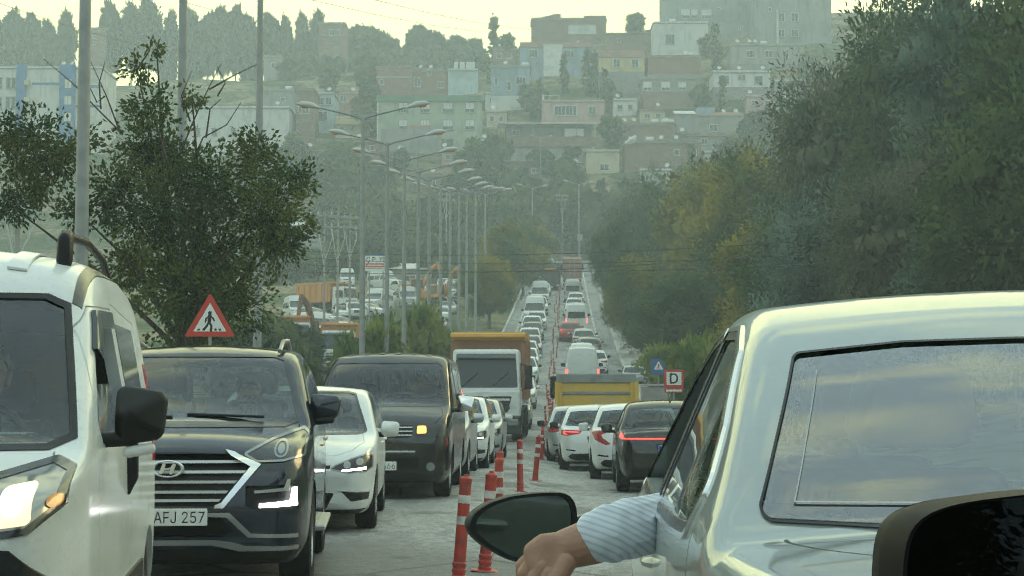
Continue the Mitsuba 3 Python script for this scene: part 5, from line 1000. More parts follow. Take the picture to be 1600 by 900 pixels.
def excavator(lb, d, px, yaw, m, s=1.0):
    P = Proto()
    P.add('cabin', rbox(-1.2, -.1, -.6, .9, 1.2, 2.9, .08), m, 40); P.add('engine_cover', rbox(-1.3, 1.3, .7, 2.6, 1.1, 2.2, .1), m, 40)
    P.add('cabin_window', cat([cbx(-1.08, -.22, -.63, -.59, 1.6, 2.75, .01), cbx(-1.22, -1.19, -.4, .7, 1.7, 2.75, .01)]), 'dark_glass', False)
    arm = [(0.3, -.3, 1.6), (.3, -1.6, 4.2), (.3, -2.6, 5.0)]
    P.add('boom', hullballs([(*arm[0], .28), (*arm[1], .32)], 10) + hullballs([(*arm[1], .32), (*arm[2], .22)], 10), m, 40)
    P.add('stick', hullballs([(*arm[2], .22), (.3, -3.3, 2.2, .16)], 10), m, 40); P.add('bucket', hullballs([(-.2, -3.3, 1.9, .1), (.8, -3.3, 1.9, .1), (-.2, -2.6, 1.5, .1), (.8, -2.6, 1.5, .1), (-.2, -3.4, 1.2, .05), (.8, -3.4, 1.2, .05)], 8), 'black_plastic', 40)
    P.add('hydraulic_ram', tube([(.3, -.9, 1.6), (.3, -1.7, 3.6)], .09, 8), 'satin_metal')
    for sg in (1, -1): P.add('track', rbox(sg * 1.1 - .25, sg * 1.1 + .25, -1.6, 1.9, .02, .9, .2), 'rubber', 40)
    P.add('turntable', m3.Manifold.cylinder(.4, .9, .9, 24).translate([0, .3, .8]), 'black_plastic', 40)
    x = (px - 800) / F * d; P.stamp('excavator', lb, 'excavator', mat4((x, d, gz(x, d)), yaw, s))
excavator('rusty red excavator with a raised arm in front of the parked van', 128, 492, -.5, 'rust', .8); excavator('orange excavator standing far back between the lamp posts', 190, 655, 1.2, 'paint_orange', .8); excavator('orange excavator close to the olive trees behind the lamp posts', 178, 690, .8, 'paint_orange', .8)
# ------------------------------------------------------------------ street furniture
# red bollards down the middle of the road
BP = Proto()
BP.add('post', lathe([(.001, 0), (.052, 0), (.052, .03), (.047, .035), (.047, .05), (.052, .055), (.052, .075), (.047, .08), (.047, .095), (.052, .10), (.052, .12), (.045, .13), (.043, .70), (.046, .705), (.046, .735), (.03, .75), (.018, .752), (.018, .765), (.001, .765)], 20), 'bollard_red', 30)
for z0, z1 in ((.40, .46), (.555, .615)): BP.add('reflective_band', lathe([(.0445, z0), (.0455, z0 + .003), (.0455, z1 - .003), (.0445, z1)], 20), 'reflective_white', 30)
BP.add('base', lathe([(.001, .012), (.105, .008), (.115, 0), (.001, 0)], 20), 'bollard_red', 30)
def bollard(px_top, px_base, py_base, d, label, s=1.0):
    p, q = at(px_base, py_base, d), at(px_top, py_base, d); z = gz(p[0], d) + .004
    BP.stamp('bollard', label, 'bollard', mat4((p[0], d, z), 0, s, ry=math.atan((q[0] - p[0]) / .75)), 'red and white bollards along the middle of the road')
for a in ((728, 716, 908, 12.7, 'scuffed red bollard nearest to the camera, left of the silver car mirror'), (768, 757, 891, 13.4, 'leaning red bollard with its round base just above the car mirror edge'), (780, 777, 829, 17.2, 'red bollard rising behind the top left of the silver car mirror'), (781, 779, 808, 19.5, 'red bollard third in the tight group above the car mirror'), (812, 813, 761, 25.5, 'upright red bollard standing alone left of the black car'), (842, 836, 740, 29.5, 'leaning red bollard right of the upright lone one'), (848, 846, 702, 43.0, 'red bollard beside the mirror of the silver saloon')): bollard(*a)
dd = 47.0; i = 0
while dd < 245:
    x = float(road_x(dd)) + rnd.uniform(-.22, .22) + (.35 if dd < 70 else 0); z = gz(x, dd) + .004
    BP.stamp('bollard', 'small red bollard in the far row climbing between the two queues', 'bollard', mat4((x, dd, z), 0, 1.0, ry=rnd.uniform(-.08, .08), rx=rnd.uniform(-.05, .05)), 'far bollards between the two queues')
    dd += rnd.uniform(2.2, 4.0) + dd * .008
# double armed lamp posts
LP = Proto()
LP.add('pole', lathe([(.001, -.5), (.125, -.5), (.115, 1.0), (.105, 4), (.07, 11.6), (.05, 11.75), (.001, 11.75)], 14), 'galvanised', 40); LP.add('base_plate', cat([cbx(-.22, .22, -.22, .22, -.3, .03, .01), lathe([(.001, 0.03), (.15, .03), (.12, .35), (.001, .35)], 12)]), 'galvanised', False)
LP.add('access_door', cbx(-.05, .05, -.13, -.10, .6, 1.0, .005), 'galvanised', False)
for sg in (-1, 1):
    LP.add('arm', tube([(0, 0, 11.6), (sg * .25, 0, 11.72), (sg * 1.75, 0, 12.08)], [.04, .035, .03], 8), 'galvanised', True)
    hd = hullballs([(sg * 1.62, 0, 12.05, .05), (sg * 1.95, 0, 12.16, .115), (sg * 2.25, 0, 12.20, .10), (sg * 2.42, 0, 12.20, .04)], 14)
    k = LP.add('lamp_head', hd, 'lamp_shell', 50); LP.add(k + '/lens', hullballs([(sg * 2.12, 0, 12.075, .045), (sg * 2.28, 0, 12.10, .04)], 12), 'lamp_amber', 50)
LX = [(125, 'thick grey lamp post nearest on the left, cut by the top of the view'), (280, 'grey lamp post rising through the leafy tree'), (402, 'thin grey lamp post right of the leafy tree')]
LX += [(px, f'double armed lamp post left of the road, {w} with its lamps in view') for px, w in zip((565.5, 604, 631, 653, 670, 688, 703, 717, 729, 743, 758), ('nearest', 'second nearest', 'third nearest', 'fourth nearest', 'fifth nearest', 'sixth nearest', 'seventh nearest', 'eighth nearest', 'ninth nearest', 'tenth nearest', 'eleventh nearest'))]
for px, lb in LX:
    d = 19980 / (883 - px); x = (px - 800) / F * d
    LP.stamp('lamp_post', lb, 'lamp post', mat4((x, d, gz(x, d)), -.0307 + (.0 if px < 600 else rnd.uniform(-.05, .05)), 1.0), 'double armed lamp posts beside the road')
for px, d, h, lb in ((905, 262, 1.0, 'far lamp post above the brown lorry'), (832, 252, 1.0, 'far lamp post over the dark bus at the crest'), (845, 300, .9, 'lamp post on the hillside road beyond the crest')):
    x = (px - 800) / F * d; LP.stamp('lamp_post', lb, 'lamp post', mat4((x, d, gz(x, d)), 0.3, h), 'double armed lamp posts beside the road')
# concrete utility poles with crossarms, and the wires
UP = Proto()
UP.add('pole', prism(P2((-.11, 0), (.11, 0), (.07, 10.4), (-.07, 10.4)), -.1, .1, 'y'), 'concrete', False)
for z in (10.1, 9.4):
    k = UP.add('crossarm', cbx(-1.2, 1.2, -.06, .06, z - .06, z + .06, .01), 'galvanised', False)
    for q in (-1.1, -.55, .55, 1.1): UP.add(k + '/insulator', lathe([(.001, 0), (.03, 0), (.06, .05), (.035, .08), (.06, .12), (.03, .2), (.001, .2)], 10).apply_translation((q, 0, z + .06)), 'lamp_shell', 30)
UP.add('cable_loop', cat([tube([(.5, -.1, 9.4), (.62, -.12, 8.7), (.35, -.12, 8.0), (.05, -.12, 7.3)], .035, 6), tube([(-.5, -.1, 9.3), (-.3, -.12, 8.2), (-.05, -.12, 7.0)], .035, 6)]), 'lamp_shell', True)
tops = []
for px, d, py, yaw, lb in ((506, 112, 330, .1, 'concrete utility pole left of the nearest lamp post'), (527, 120, 333, -.1, 'concrete utility pole in the middle of the group of three'), (546, 130, 336, .2, 'utility pole close beside the nearest lamp post'), (24, 46, 268, .3, 'utility pole glimpsed behind the left branches'), (879, 268, 303, 0, 'pale utility pole with a crossbar above the crest of the road'), (697, 236, 300, 0, 'utility pole far behind the row of lamp posts'), (955, 290, 300, .1, 'utility pole on the slope above the dark trees')):
    x = (px - 800) / F * d; z = gz(x, d) - .3; s = (at(px, py, d)[2] - z) / 10.4
    UP.stamp('utility_pole', lb, 'utility pole', mat4((x, d, z), yaw, (max(.8, s * .8), max(.8, s * .8), s)), 'concrete utility poles')
def wire(pts, r, label, sag=0.0):
    P0 = [at(*p) for p in pts]; out = []
    for a, b in zip(P0[:-1], P0[1:]):
        for t in np.linspace(0, 1, 13)[:-1 if b is not P0[-1] else None]: out.append(a + (b - a) * t - np.array([0, 0, sag * 4 * t * (1 - t)]))
    single('overhead_wire', tube(out, r, 5), 'wire', label, 'wire', True, group='overhead wires')
wire([(440, -12, 150), (760, 50, 260), (860, 66, 330)], .028, 'dark wire across the sky between the pines and the brick house', .5)
wire([(540, -12, 150), (830, 46, 270)], .028, 'upper dark wire across the sky towards the brick house', .5)
wire([(-10, 2, 120), (300, 88, 190)], .02, 'wire across the sky behind the left lamp post', .4); wire([(250, -12, 120), (370, 20, 160), (520, 60, 230)], .02, 'wire crossing the pines left of the sky gap', .3)
for k, (a, b) in enumerate((((470, 392, 95), (1240, 378, 62)), ((470, 402, 95), (1260, 398, 62)), ((470, 413, 95), (1290, 412, 62)), ((470, 425, 95), (1200, 398, 70)))):
    wire([a, b], .016, ('topmost', 'second', 'third', 'lowest')[k] + ' of the four wires crossing the road in front of the crest', .35)
for k, y in enumerate((348, 356, 364, 371)): wire([(508, y - 16, 112), (900, y, 240)], .02, ('topmost', 'second', 'third', 'lowest')[k] + ' of the thin wires from the utility poles towards the crest', .5)
# signs
def tri(r): return Polygon([(r * math.sin(a), r * math.cos(a)) for a in (0, 2 * PI / 3, 4 * PI / 3)])
def walker(s=1.0):
    """the walking figure of a pedestrian crossing sign"""
    L = lambda p, w: LineString(p).buffer(w)
    g = [Point(.0, .205).buffer(.042), L([(0, .15), (-.01, .02)], .042), L([(-.01, .0), (.04, -.10), (.03, -.2)], .026), L([(-.02, .0), (-.07, -.1), (-.13, -.17)], .026), L([(0, .14), (.07, .09), (.10, .03)], .018), L([(0, .14), (-.08, .08), (-.10, .0)], .018)]
    return __import__('shapely').affinity.scale(__import__('shapely').union_all(g), s, s, origin=(0, 0))
def sign_post(P, h, r=.035, x=0): P.add('post', tube([(x, .03, -.5), (x, .03, h)], r, 10), 'galvanised', True)
P = Proto(); sign_post(P, .8)
big = tri(.56).buffer(.03); inn = tri(.40)
P.add('plate', prism(big, -.012, .0, 'y'), 'sign_red', False); P.add('plate/white_field', prism(inn, -.016, -.011, 'y'), 'sign_white', False); P.add('plate/back', prism(big.buffer(-.004), .001, .006, 'y'), 'sign_back', False)
P.add('plate/walker', prism(walker(.92).buffer(0), -.020, -.015, 'y'), 'ink', False)
strp = __import__('shapely').union_all([Polygon([(x, -.185), (x + .05, -.185), (x + .05 + .05 * sgn, -.14), (x + .05 * sgn, -.14)]) for x, sgn in ((-.27, .6), (-.16, .3), (.0, 0), (.10, -.2), (.20, -.5))]).intersection(inn); P.add('plate/crossing_stripes', prism(strp, -.020, -.015, 'y'), 'ink', False)
d = 26.2; c = at(328, 503, d)
z0 = gz(c[0], d); M = mat4((c[0], d, c[2]), .02, .72)
P.parts[0] = ('post', mikit.ply(tube([(0, .04, (z0 - c[2]) / .72 - .3), (0, .04, .35)], .035, 10), None, smooth=True), 'galvanised', None)
P.stamp('warning_sign', 'triangular red and white sign with a walking figure on stripes', 'road sign', M)
P = Proto(); d = 63.0; c = at(1053, 592, d); z0 = gz(c[0], d)
P.add('post', tube([(0, .04, z0 - c[2] - .3), (0, .04, .3)], .035, 10), 'galvanised', True)
P.add('plate', cbx(-.36, .36, -.012, .012, -.33, .33, .01), 'sign_red', False); P.add('plate/white_field', bx(-.27, .27, -.018, -.01, -.22, .25), 'sign_white', False)
t = meshkit.text_mesh('D', .36, .004, bold=True); v = t.vertices; w = np.ptp(v[:, 0]); P.add('plate/lettering', trimesh.Trimesh(np.stack([v[:, 0] - v[:, 0].min() - w / 2, -.019 - v[:, 2], v[:, 1] - .165], 1), t.faces, process=False), 'ink', False)
P.add('lower_plate', cbx(-.34, .34, -.012, .010, -.50, -.345, .008), 'sign_red', False); P.add('lower_plate/strip', bx(-.28, .28, -.016, -.01, -.46, -.39), 'sign_white', False)
P.stamp('bus_stop_sign', 'square white sign with a red border and the letter D', 'road sign', mat4((c[0], d, c[2]), -.03))
P = Proto(); d = 73.0; c = at(1029, 573, d); z0 = gz(c[0], d)
P.add('post', tube([(0, .04, z0 - c[2] - .3), (0, .04, .28)], .03, 10), 'galvanised', True); P.add('plate', cbx(-.33, .33, -.012, .012, -.33, .33, .01), 'sign_blue', False)
P.add('plate/white_triangle', prism(tri(.24), -.018, -.01, 'y'), 'sign_white', False); P.add('plate/walker', prism(__import__('shapely').affinity.scale(walker(.5), 1, 1), -.022, -.016, 'y'), 'sign_red', False)
P.stamp('crossing_sign', 'square blue sign with a white triangle beside the wall', 'road sign', mat4((c[0], d, c[2]), -.03))
P = Proto(); d = 236.0; c = at(906, 372, d); P.add('post', tube([(0, 0, gz(c[0], d) - c[2]), (0, 0, .4)], .05, 8), 'galvanised', True); P.add('plate', cbx(-.4, .4, -.06, -.03, -.35, .5, .01), 'sign_back', False); P.stamp('crossing_sign', 'small grey sign board far off at the crest, right of the utility pole', 'road sign', mat4((c[0], d, c[2])))
P = Proto(); d = 150.0; c = at(588, 411, d)
P.add('panel', cbx(-.98, .98, -.06, .06, -.72, .62, .02), 'sign_white', False); P.add('header', cbx(-.5, .98, -.05, .05, .63, .8, .02), 'sign_blue', False)
t = meshkit.text_mesh('Ç.P. YE', .40, .01, bold=True); v = t.vertices; w = np.ptp(v[:, 0]); P.add('panel/lettering', trimesh.Trimesh(np.stack([(v[:, 0] - v[:, 0].min() - w / 2) * min(1, 1.75 / w), -.062 - v[:, 2], v[:, 1] + .12], 1), t.faces, process=False), 'ink', False)
P.add('panel/red_band', bx(-.94, .94, -.075, -.058, -.38, -.02), 'sign_red', False); P.add('panel/red_band/line', bx(-.8, .8, -.085, -.074, -.24, -.16), 'sign_white', False) if False else P.add('panel/white_line', bx(-.8, .8, -.085, -.074, -.24, -.16), 'sign_white', False)
for x in (-.6, .6): P.add('post', tube([(x, .08, gz(c[0], d) - c[2] - .3), (x, .08, .5)], .06, 8), 'galvanised', True)
P.stamp('billboard', 'white billboard on posts with black lettering over a red band', 'billboard', mat4((c[0], d, c[2]), .05))
# low wall, rubble and a walker on the right pavement
P = Proto()
xa = at(1012, 600, 72)[0]; n = 5
P.add('footing', bx(0, 6.2, 0, .5, -.6, .06), 'concrete', False)
for i in range(n): P.add('panel', cbx(i * 1.22 + .02, i * 1.22 + 1.20, .08, .34, .05, 1.36 + .03 * (i % 2), .02), 'concrete', False)
P.add('coping', cbx(-.05, 6.15, .02, .40, 1.40, 1.50, .02), 'kerb_stone', False)
P.stamp('low_wall', 'low grey concrete wall beside the blue sign', 'wall', mat4((xa, 76, gz(xa + 3, 76)), .0))
def walker_person():
    P = Proto(); S = lambda *b: hullballs(b, 14)
    P.add('jacket', S((0, 0, 1.38, .12), (-.15, 0, 1.36, .07), (.15, 0, 1.36, .07), (0, .0, .95, .15)) + S((-.2, 0, 1.36, .062), (-.25, .03, 1.06, .05)) + S((-.25, .03, 1.06, .05), (-.23, -.06, .84, .042)) + S((.2, 0, 1.36, .062), (.26, .02, 1.06, .05)) + S((.26, .02, 1.06, .05), (.24, -.08, .84, .042)), 'dark_cloth', 60)
    P.add('trousers', S((-.09, 0, .92, .11), (.09, 0, .92, .11)) + S((-.09, 0, .9, .10), (-.10, -.06, .5, .072)) + S((-.10, -.06, .5, .072), (-.10, .0, .1, .052)) + S((.09, 0, .9, .10), (.10, .06, .5, .072)) + S((.10, .06, .5, .072), (.10, .14, .1, .052)), 'paint_blue', 60)
    P.add('shoes', S((-.10, .01, .045, .045), (-.11, -.15, .035, .035)) + S((.10, .14, .045, .045), (.11, -.01, .035, .035)), 'ink', 60)
    P.add('body', S((0, -.01, 1.62, .085), (0, -.03, 1.57, .06), (0, .02, 1.66, .085)) + S((0, .01, 1.5, .055), (0, 0, 1.42, .06)) + S((-.23, -.07, .80, .04), (-.225, -.09, .72, .03)) + S((.24, -.09, .80, .04), (.235, -.11, .72, .03)), 'skin', 60); P.add('hair', S((0, .02, 1.68, .09), (0, .05, 1.62, .07)), 'hair', 60)
    return P
PW = walker_person(); d = 101.0; c = at(1008, 605, d); PW.stamp('person', 'pedestrian in dark clothes walking on the pavement by the trees', 'person', mat4((c[0], d, gz(c[0], d) + .12), .3))
def rock(rng, r):
    m = trimesh.creation.icosphere(subdivisions=1, radius=1.0); m.vertices *= rng.uniform(.6, 1.15, (len(m.vertices), 1)); m.vertices *= r * rng.uniform(.6, 1.2, 3); return m
flat('rubble_stone', speck((0.42, 0.40, 0.36), 0.3, 4.0), 0.95)
rk = [mikit.ply(rock(nrg, 1.0), None, smooth=False) for _ in range(5)]
for i in range(46):
    d = 92 + 75 * nrg.random() ** 1.3; off = nrg.uniform(4.9, 6.6); x = float(road_x(d)) + off; r = nrg.uniform(.1, .38); k = uniq('rubble_stone_block')
    scene[k] = {**rk[i % 5], 'bsdf': {'type': 'ref', 'id': 'rubble_stone'}, 'to_world': T(mat4((x, d, gz(x, d) + .12 + r * .35), nrg.uniform(0, 6), r).tolist())}
    labels[k] = {'label': 'pale lump of rubble lying on the right hand pavement', 'category': 'stone', 'group': 'rubble on the pavement'}
drive(SAL, 'saloon_car', 'small grey car parked on the pavement beside the walker', 'car', 98.0, 4.75, 1, dress(paint=SI), None, .8)
# ------------------------------------------------------------------ the houses on the hillside
def wall_mat(name, c, brick=False):
    c = [float(x) for x in c]
    if brick:
        def fn(p, n, uv):
            r = dr.floor(p.z / .21); u = (p.x + p.y * .7) / .42 + .5 * (r - 2 * dr.floor(r / 2)); f = u - dr.floor(u); g = p.z / .21 - r
            b = mikit.cell_rand(dr.floor(u), r); q = mikit.mix(c, [x * .62 for x in c], b * .8); mort = dr.select((f < .06) | (g < .1), 1.0, 0.0)
            return mikit.mix(mikit.mix(q, (.33, .31, .28), mort), (.28, .26, .24), mikit.smoothstep(.55, .8, mikit.fbm(p.x * .6, p.y * .6, p.z * .9)) * .6)
    else:
        def fn(p, n, uv):
            a = mikit.fbm(p.x * .5, p.y * .5, p.z * .35, octaves=4); s = mikit.noise((p.x + p.y) * 2.2, 0.0, p.z * .25)
            return mikit.mix(mikit.mix(c, [x * .6 + .02 for x in c], mikit.smoothstep(.45, .75, a) * .6), [x * .7 for x in c], mikit.smoothstep(.6, .85, s) * .5)
    return mat(name, two({'type': 'diffuse', 'reflectance': mikit.proc(fn)}))
for nm, c in dict(white=(.62, .62, .6), blue=(.28, .36, .44), deepblue=(.07, .19, .42), paleblue=(.45, .56, .60), green=(.38, .43, .34), darkgreen=(.14, .24, .17), pink=(.52, .36, .34), yellow=(.54, .44, .25), cream=(.55, .48, .36), grey=(.30, .31, .31), tower=(.32, .335, .34), salmon=(.44, .27, .23), concrete=(.33, .32, .30), orange=(.46, .23, .13)).items(): wall_mat('wall_' + nm, c)
wall_mat('wall_brick', (.29, .145, .11), True); wall_mat('wall_oldbrick', (.25, .155, .12), True); wall_mat('wall_block', (.30, .29, .28), True)
flat('pane_far', (.05, .065, .075), .15); flat('roof_sheet', speck((.66, .66, .62), .25, .8), .4); flat('roof_flat', speck((.27, .26, .25), .4, .7), .9); flat('dish', (.6, .6, .58), .5)
OCC = []
def house(name, label, catg, x0, x1, y0, y1, wall, wins=(), roof='flat', roof_mat='roof_flat', band=None, d=None, depth=8.0, yaw=0.0, frame='wall_white', dishes=0, tank=0, lower=None, extra=None, sill=True, fd=5.0):
    OCC.append((x0, x1, y0, y1)); cx = (x0 + x1) / 2
    yb = lower[0] if lower else y1; dh = hit(cx, yb + 3, 215); d = dh if dh < 459 or not d else d; s = d / F; w = (x1 - x0) * s; base = at(cx, y1, d)
    Z = lambda py: at(cx, py, d)[2] - base[2]
    X = lambda px: (px - cx) * s
    h = Z(y0); P = Proto(); t = .25; drop = (yb - y1) * s if lower else 0.0
    fd = max(0.0, float(base[2] - drop - min(gz(base[0] - w / 2, d), gz(base[0] + w / 2, d), gz(base[0], d)))) + .6
    P.add('wall', bx(-w / 2, w / 2, 0, depth, -.01 if lower else -fd, h), wall, False)
    if lower: P.add('lower_wall', bx(-w / 2 - .04, w / 2 + .04, -.04, depth, -drop - fd, -.01), lower[1], False)
    if roof == 'flat':
        P.add('roof', cat([bx(-w / 2 - t, w / 2 + t, -t, depth + t, h, h + .18)]), roof_mat, False); P.add('roof/parapet', cat([bx(-w / 2, w / 2, 0, .15, h + .18, h + .55), bx(-w / 2, -w / 2 + .15, .15, depth, h + .18, h + .55), bx(w / 2 - .15, w / 2, .15, depth, h + .18, h + .55)]), wall, False)
    elif roof == 'pitch':
        pr_ = P2((-.5, h), (depth / 2, h + 1.5), (depth + .5, h), (depth + .5, h - .12), (depth / 2, h + 1.36), (-.5, h - .12)); P.add('roof', prism(pr_, -w / 2 - .4, w / 2 + .4, 'x'), roof_mat, False)
        P.add('gable', cat([prism(P2((0, h - .01), (depth / 2, h + 1.36), (depth, h - .01)), q, q + .1, 'x') for q in (-w / 2, w / 2 - .1)]), wall, False)
    elif roof == 'lean':
        P.add('roof', prism(P2((-.6, h - .1), (depth + .4, h + 1.2), (depth + .4, h + 1.32), (-.6, h + .02)), -w / 2 - .35, w / 2 + .35, 'x'), roof_mat, False)
    if band: P.add('band', bx(-w / 2 - .06, w / 2 + .06, -.08, depth + .02, Z(band[1]), Z(band[0])), band[2], False)
    for q in wins:
        a, b, c, e = q[:4]; xa, xb, za, zb = X(a), X(b), Z(e), Z(c); r = .12
        k = P.add('window', bx(xa + r, xb - r, -.05, .02, za + r, zb - r), 'pane_far', False)
        fr = [bx(xa, xb, -.12, .03, zb - r, zb), bx(xa, xb, -.12, .03, za, za + r), bx(xa, xa + r, -.12, .03, za + r, zb - r), bx(xb - r, xb, -.12, .03, za + r, zb - r)]
        m = max(1, int(round((xb - xa) / .75)))
        for j in range(1, m): xx = xa + (xb - xa) * j / m; fr.append(bx(xx - .04, xx + .04, -.10, .0, za + r, zb - r))
        P.add(k + '/frame', cat(fr), frame, False)
        if len(q) > 4: P.add(k + '/curtain', bx(xa + r, xb - r, -.07, -.052, za + r + (zb - za) * .3, zb - r), 'dish', False)
        if sill: P.add(k + '/sill', bx(xa - .08, xb + .08, -.2, -.002, za - .1, za - .003), 'wall_concrete', False)
    rg = random.Random(int(x0 * 7 + y0))
    for i in range(dishes):
        x = rg.uniform(-w / 2 + .5, w / 2 - .5); k = P.add('satellite_dish', xf(lathe([(.001, .0), (.25, .05), (.42, .16), (.44, .16), (.26, .02), (.001, -.03)], 14), mat4((x, .6, h + 1.15), rg.uniform(-.5, .5), 1, rx=1.0)), 'dish', 30); P.add(k + '/mast', tube([(x, .7, h), (x, .65, h + 1.15)], .04, 6), 'galvanised')
    for i in range(tank):
        x = rg.uniform(-w / 2 + .8, w / 2 - .8); k = P.add('water_tank', xf(lathe([(.001, -.7), (.4, -.7), (.45, -.6), (.45, .6), (.4, .7), (.001, .7)], 14), mat4((x, 1.6, h + 1.0), rg.uniform(-.4, .4), 1, ry=PI / 2)), 'dish', 30); P.add(k + '/stand', cat([bx(x - .5, x - .4, 1.3, 1.9, h, h + .7), bx(x + .4, x + .5, 1.3, 1.9, h, h + .7)]), 'galvanised', False)
    if extra: extra(P, X, Z, h, w, s)
    return P.stamp(name, label, catg, mat4((base[0], d, base[2]), yaw))
def row(xs, ys): return [(a, b, c, e) for (c, e) in ys for (a, b) in xs]
H = 'house'
def blk(P, X, Z, h, w, s):
    for a, b in ((24, 39), (92, 117)): P.add('stair_tower', bx(X(a), X(b), -.5, .0, -10, h + .8), 'wall_deepblue', False)
    P.add('stripe', bx(X(48), X(92), -.06, 0, Z(133), Z(129)), 'wall_deepblue', False); P.add('stripe', bx(X(118), X(158), -.06, 0, Z(137), Z(133)), 'wall_deepblue', False); P.add('stripe', bx(X(118), X(158), -.06, 0, Z(168), Z(164)), 'wall_deepblue', False)
    for py in (128, 154, 180):
        P.add('balcony', cbx(X(38), X(46), -1.2, 0, Z(py + 6), Z(py - 1), .05), 'wall_cream', False)
        k = P.add('window', bx(X(100), X(112), -.56, -.49, Z(py + 10), Z(py - 3)), 'dish', False); P.add(k + '/frame', cat([bx(X(100), X(101), -.6, -.5, Z(py + 10), Z(py - 3)), bx(X(111), X(112), -.6, -.5, Z(py + 10), Z(py - 3)), bx(X(105.5), X(106.5), -.6, -.5, Z(py + 10), Z(py - 3))]), 'wall_grey', False)
house('apartment_block', 'white apartment block with deep blue stair towers', 'apartment block', -10, 158, 108, 240, 'wall_white', row(((-5, 1), (7, 14), (16, 23)), ((121, 139), (151, 170), (180, 196))), d=245, depth=12, extra=blk, frame='wall_grey', dishes=2)
house('warehouse', 'long white flat roofed building behind the leafy tree', 'building', 292, 452, 170, 236, 'wall_white', row(((302, 312), (330, 338), (360, 368)), ((200, 212),)), d=265, depth=12, frame='wall_grey', dishes=1)
house(H, 'grey rendered upper storey above the white building', H, 400, 460, 143, 170, 'wall_grey', [(438, 446, 152, 160)], d=285, tank=1)
house(H, 'narrow brick house with one window right of the white building', H, 462, 492, 142, 222, 'wall_oldbrick', [(465, 483, 166, 178)], d=288)
house(H, 'narrow white house behind the nearest lamp head', H, 493, 522, 148, 205, 'wall_paleblue', [(496, 506, 152, 164), (508, 518, 152, 164), (497, 512, 174, 190)], d=292, dishes=1)
house(H, 'pinkish red house left of the green house', H, 530, 562, 148, 190, 'wall_salmon', [(531, 541, 149, 160), (556, 562, 150, 160)], d=300, dishes=1)
house(H, 'cream house with a long balcony below the pinkish house', H, 524, 566, 186, 214, 'wall_cream', [(530, 538, 197, 206), (545, 556, 196, 206)], d=282, extra=lambda P, X, Z, h, w, s: P.add('balcony', cbx(X(524), X(566), -1.3, 0, Z(196), Z(187), .04), 'wall_yellow', False))
house(H, 'pale green two storey house with dark green eaves', H, 588, 753, 158, 232, 'wall_green', [(a, b, c, e, 1) for (a, b, c, e) in row(((622, 637), (656, 672), (692, 708), (727, 742)), ((160, 176), (187, 203)))] + [(690, 709, 217, 231)], roof='pitch', roof_mat='wall_darkgreen', band=(149, 159, 'wall_darkgreen'), d=292, depth=10, frame='wall_grey', extra=lambda P, X, Z, h, w, s: (P.add('garden_wall', bx(X(596), X(686), -3, -2.8, -5, Z(205)), 'wall_grey', False), P.add('red_railing', bx(X(640), X(671), -1.2, -1.1, Z(207), Z(197)), 'wall_salmon', False), P.add('drainpipe', tube([(X(589.5), -.2, -2), (X(589.5), -.2, h)], .12, 6), 'dish')))
house(H, 'unfinished red brick house above the green house', H, 588, 644, 106, 148, 'wall_brick', [(593, 600, 124, 133)], d=330, band=(119, 122, 'wall_concrete'))
house(H, 'brick house with white framed windows beside the pale blue wall', H, 642, 700, 112, 148, 'wall_brick', [(647, 657, 121, 136), (684, 694, 127, 138), (668, 674, 108, 118)], d=332, dishes=2, extra=lambda P, X, Z, h, w, s: P.add('roof_shed', bx(X(643), X(676), 1, 5, h, h + 1.0), 'wall_concrete', False))
house(H, 'pale blue wall of a house with washing on its roof', H, 700, 747, 111, 146, 'wall_paleblue', d=335, extra=lambda P, X, Z, h, w, s: [P.add('washing', bx(X(a), X(b), 1, 1.05, h + .4, h + 2.2), 'dish', False) for a, b in ((709, 715), (718, 726), (728, 742))])
house(H, 'bright pale blue house with an outside stair', H, 767, 828, 106, 150, 'wall_blue', [(772, 778, 122, 134), (806, 822, 120, 132), (792, 799, 127, 142)], d=336, dishes=1, tank=1, lower=(170, 'wall_white'))
house(H, 'low white annexe under the bright pale blue house', H, 758, 790, 148, 168, 'wall_white', [(765, 773, 152, 160)], d=322)
house(H, 'long blue grey house with a faded red roof edge', H, 812, 926, 74, 118, 'wall_blue', [(826, 840, 77, 90), (881, 897, 78, 90)], band=(66, 74, 'wall_salmon'), d=352, dishes=1, extra=lambda P, X, Z, h, w, s: P.add('hanging_sheet', cat([cbx(X(849), X(879), -.5, -.42, Z(120), Z(70), .02), bx(X(852), X(852.8), -.6, -.5, Z(118), Z(72)), bx(X(870), X(870.8), -.6, -.5, Z(118), Z(72))]), 'roof_sheet', False))
house(H, 'reddish brick house with a stepped top against the sky', H, 830, 948, 31, 66, 'wall_oldbrick', [(893, 903, 40, 52), (911, 923, 44, 54)], d=455, extra=lambda P, X, Z, h, w, s: (P.add('stepped_wall', cat([prism(P2((X(830), h - .01), (X(830), h + .2), (X(868), h + 1.5), (X(876), h + 1.5), (X(876), h - .01)), .2, 1.2, 'y'), bx(X(913), X(948), .2, 4, h - .01, h + 1.1)]), 'wall_oldbrick', False), P.add('white_upper_room', bx(X(888), X(932), -.3, .0, Z(54), Z(40)), 'wall_white', False)))
house(H, 'small yellow house with a salmon coloured roof edge', H, 935, 1007, 90, 112, 'wall_yellow', [(958, 969, 92, 106), (987, 998, 92, 106)], band=(78, 90, 'wall_salmon'), d=350, lower=(150, 'wall_block'), dishes=1)
house(H, 'long brick wall house under the white cube house', H, 1012, 1096, 90, 116, 'wall_brick', d=350, lower=(142, 'wall_block'), dishes=1, tank=1)
house(H, 'grey block house with three boarded openings', H, 1004, 1096, 124, 144, 'wall_block', [(1005, 1018, 128, 142, 1), (1033, 1047, 128, 142, 1), (1060, 1072, 129, 141, 1)], d=336, lower=(168, 'wall_oldbrick'))
